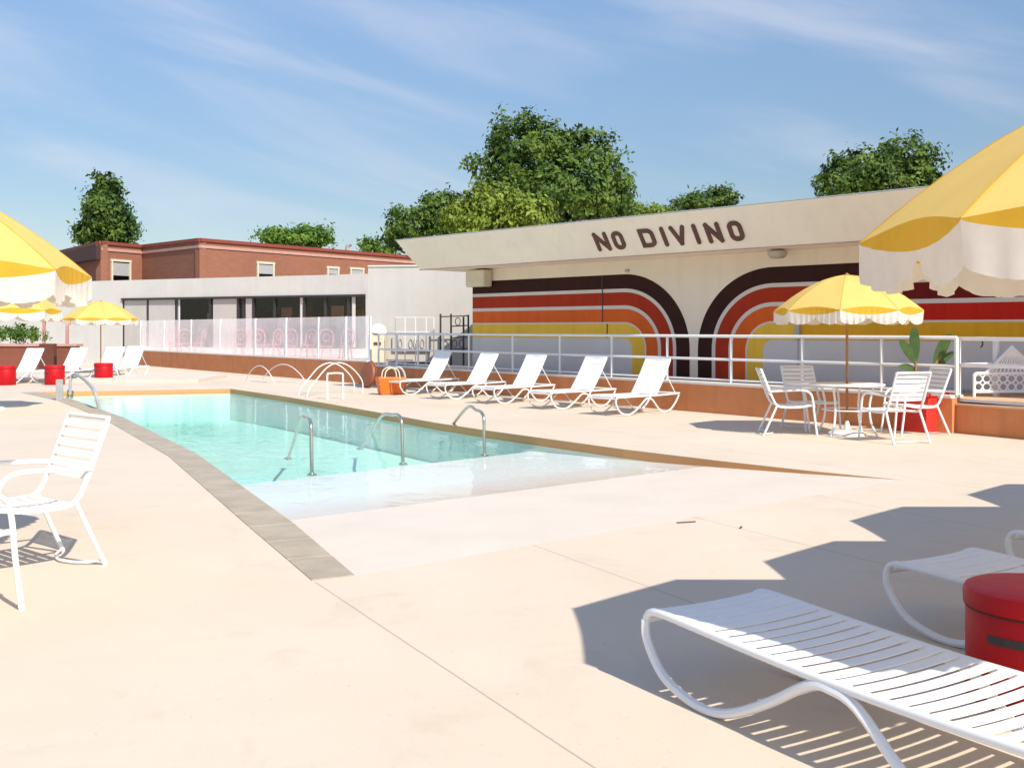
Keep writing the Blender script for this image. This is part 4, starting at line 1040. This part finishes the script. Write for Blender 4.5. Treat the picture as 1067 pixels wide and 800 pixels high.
tree('wide low bright green tree behind the terracotta parapet','tree',75,[(290,248,26,8),(325,246,24,9),(308,250,30,8)],'leaf_mid',3600,.22,305,8)
tree('small green treetop just left of the roof tip','tree',70,[(385,257,12,6),(402,261,8,6)],'leaf_mid',900,.18,390,9)
tree('green hedge bush in the terracotta planter at the far left','bush',38,[(8,348,14,7),(28,346,14,8),(40,350,8,5)],'leaf_mid',1500,.07,20,10,'bushes','bush')

# ------------------------------------------------------------------ CAMERA, LIGHT, WORLD
cam=bpy.data.cameras.new('camera'); co=bpy.data.objects.new('camera',cam); C.objects.link(co); sc.camera=co
co.location=(0,0,H); co.rotation_euler=(R(90),0,0); cam.sensor_width=36; cam.lens=36*F/1067; cam.clip_end=3000; cam.clip_start=.05
cam.shift_y=-(400-HY)/1067.0
sun=bpy.data.lights.new('sun','SUN'); so=bpy.data.objects.new('sun',sun); C.objects.link(so)
sd=Vector((.57,-.82,1.0)).normalized(); so.rotation_euler=sd.to_track_quat('Z','Y').to_euler(); so.location=(10,-10,20)
sun.energy=3.7; sun.angle=R(.6); sun.color=(1,.935,.81)
w=bpy.data.worlds.new('World'); sc.world=w; w.use_nodes=True; nt=w.node_tree; L=nt.links.new
bg=nt.nodes['Background']; sky=nd(nt,'ShaderNodeTexSky',sky_type='NISHITA'); sky.sun_disc=False; sky.sun_elevation=R(45); sky.sun_rotation=math.atan2(.57,-.82)
sky.air_density=1.0; sky.dust_density=.15; sky.ozone_density=2.2
tc=nd(nt,'ShaderNodeTexCoord'); sx=nd(nt,'ShaderNodeSeparateXYZ'); L(tc.outputs['Generated'],sx.inputs[0])
az=nd(nt,'ShaderNodeMath',operation='ARCTAN2'); L(sx.outputs['X'],az.inputs[0]); L(sx.outputs['Y'],az.inputs[1])
el=nd(nt,'ShaderNodeMath',operation='MULTIPLY_ADD'); el.inputs[1].default_value=.24; L(az.outputs[0],el.inputs[0]); L(sx.outputs['Z'],el.inputs[2])
cb=nd(nt,'ShaderNodeCombineXYZ'); L(az.outputs[0],cb.inputs[0]); L(el.outputs[0],cb.inputs[1])
mp=nd(nt,'ShaderNodeMapping'); mp.inputs['Scale'].default_value=(2.0,13,1); mp.inputs['Location'].default_value=(.3,1.35,0); L(cb.outputs[0],mp.inputs[0])
n=nd(nt,'ShaderNodeTexNoise'); n.inputs['Scale'].default_value=1.0; n.inputs['Detail'].default_value=6; n.inputs['Roughness'].default_value=.5; n.inputs['Distortion'].default_value=.5; L(mp.outputs[0],n.inputs['Vector'])
mr=nd(nt,'ShaderNodeMapRange',interpolation_type='SMOOTHSTEP'); mr.inputs['From Min'].default_value=.42; mr.inputs['From Max'].default_value=.74; mr.inputs['To Max'].default_value=.42; L(n.outputs['Fac'],mr.inputs['Value'])
mx=nd(nt,'ShaderNodeMix',data_type='RGBA'); mx.inputs['B'].default_value=(3.7,3.65,3.9,1); L(mr.outputs[0],mx.inputs['Factor']); 
zr=nd(nt,'ShaderNodeMapRange',interpolation_type='SMOOTHSTEP'); zr.inputs['From Min'].default_value=.0; zr.inputs['From Max'].default_value=.65; zr.inputs['To Min'].default_value=.38; zr.inputs['To Max'].default_value=1.0; L(sx.outputs['Z'],zr.inputs['Value'])
vm=nd(nt,'ShaderNodeVectorMath',operation='SCALE'); L(sky.outputs[0],vm.inputs[0]); L(zr.outputs[0],vm.inputs['Scale']); L(vm.outputs[0],mx.inputs['A']); L(mx.outputs['Result'],bg.inputs['Color'])
bg.inputs['Strength'].default_value=.15
vs=sc.view_settings; vs.view_transform='Standard'; vs.look='None'; vs.gamma=1; vs.use_curve_mapping=False; vs.exposure=.66
sc.render.engine='CYCLES'; sc.cycles.max_bounces=8; sc.cycles.transparent_max_bounces=12
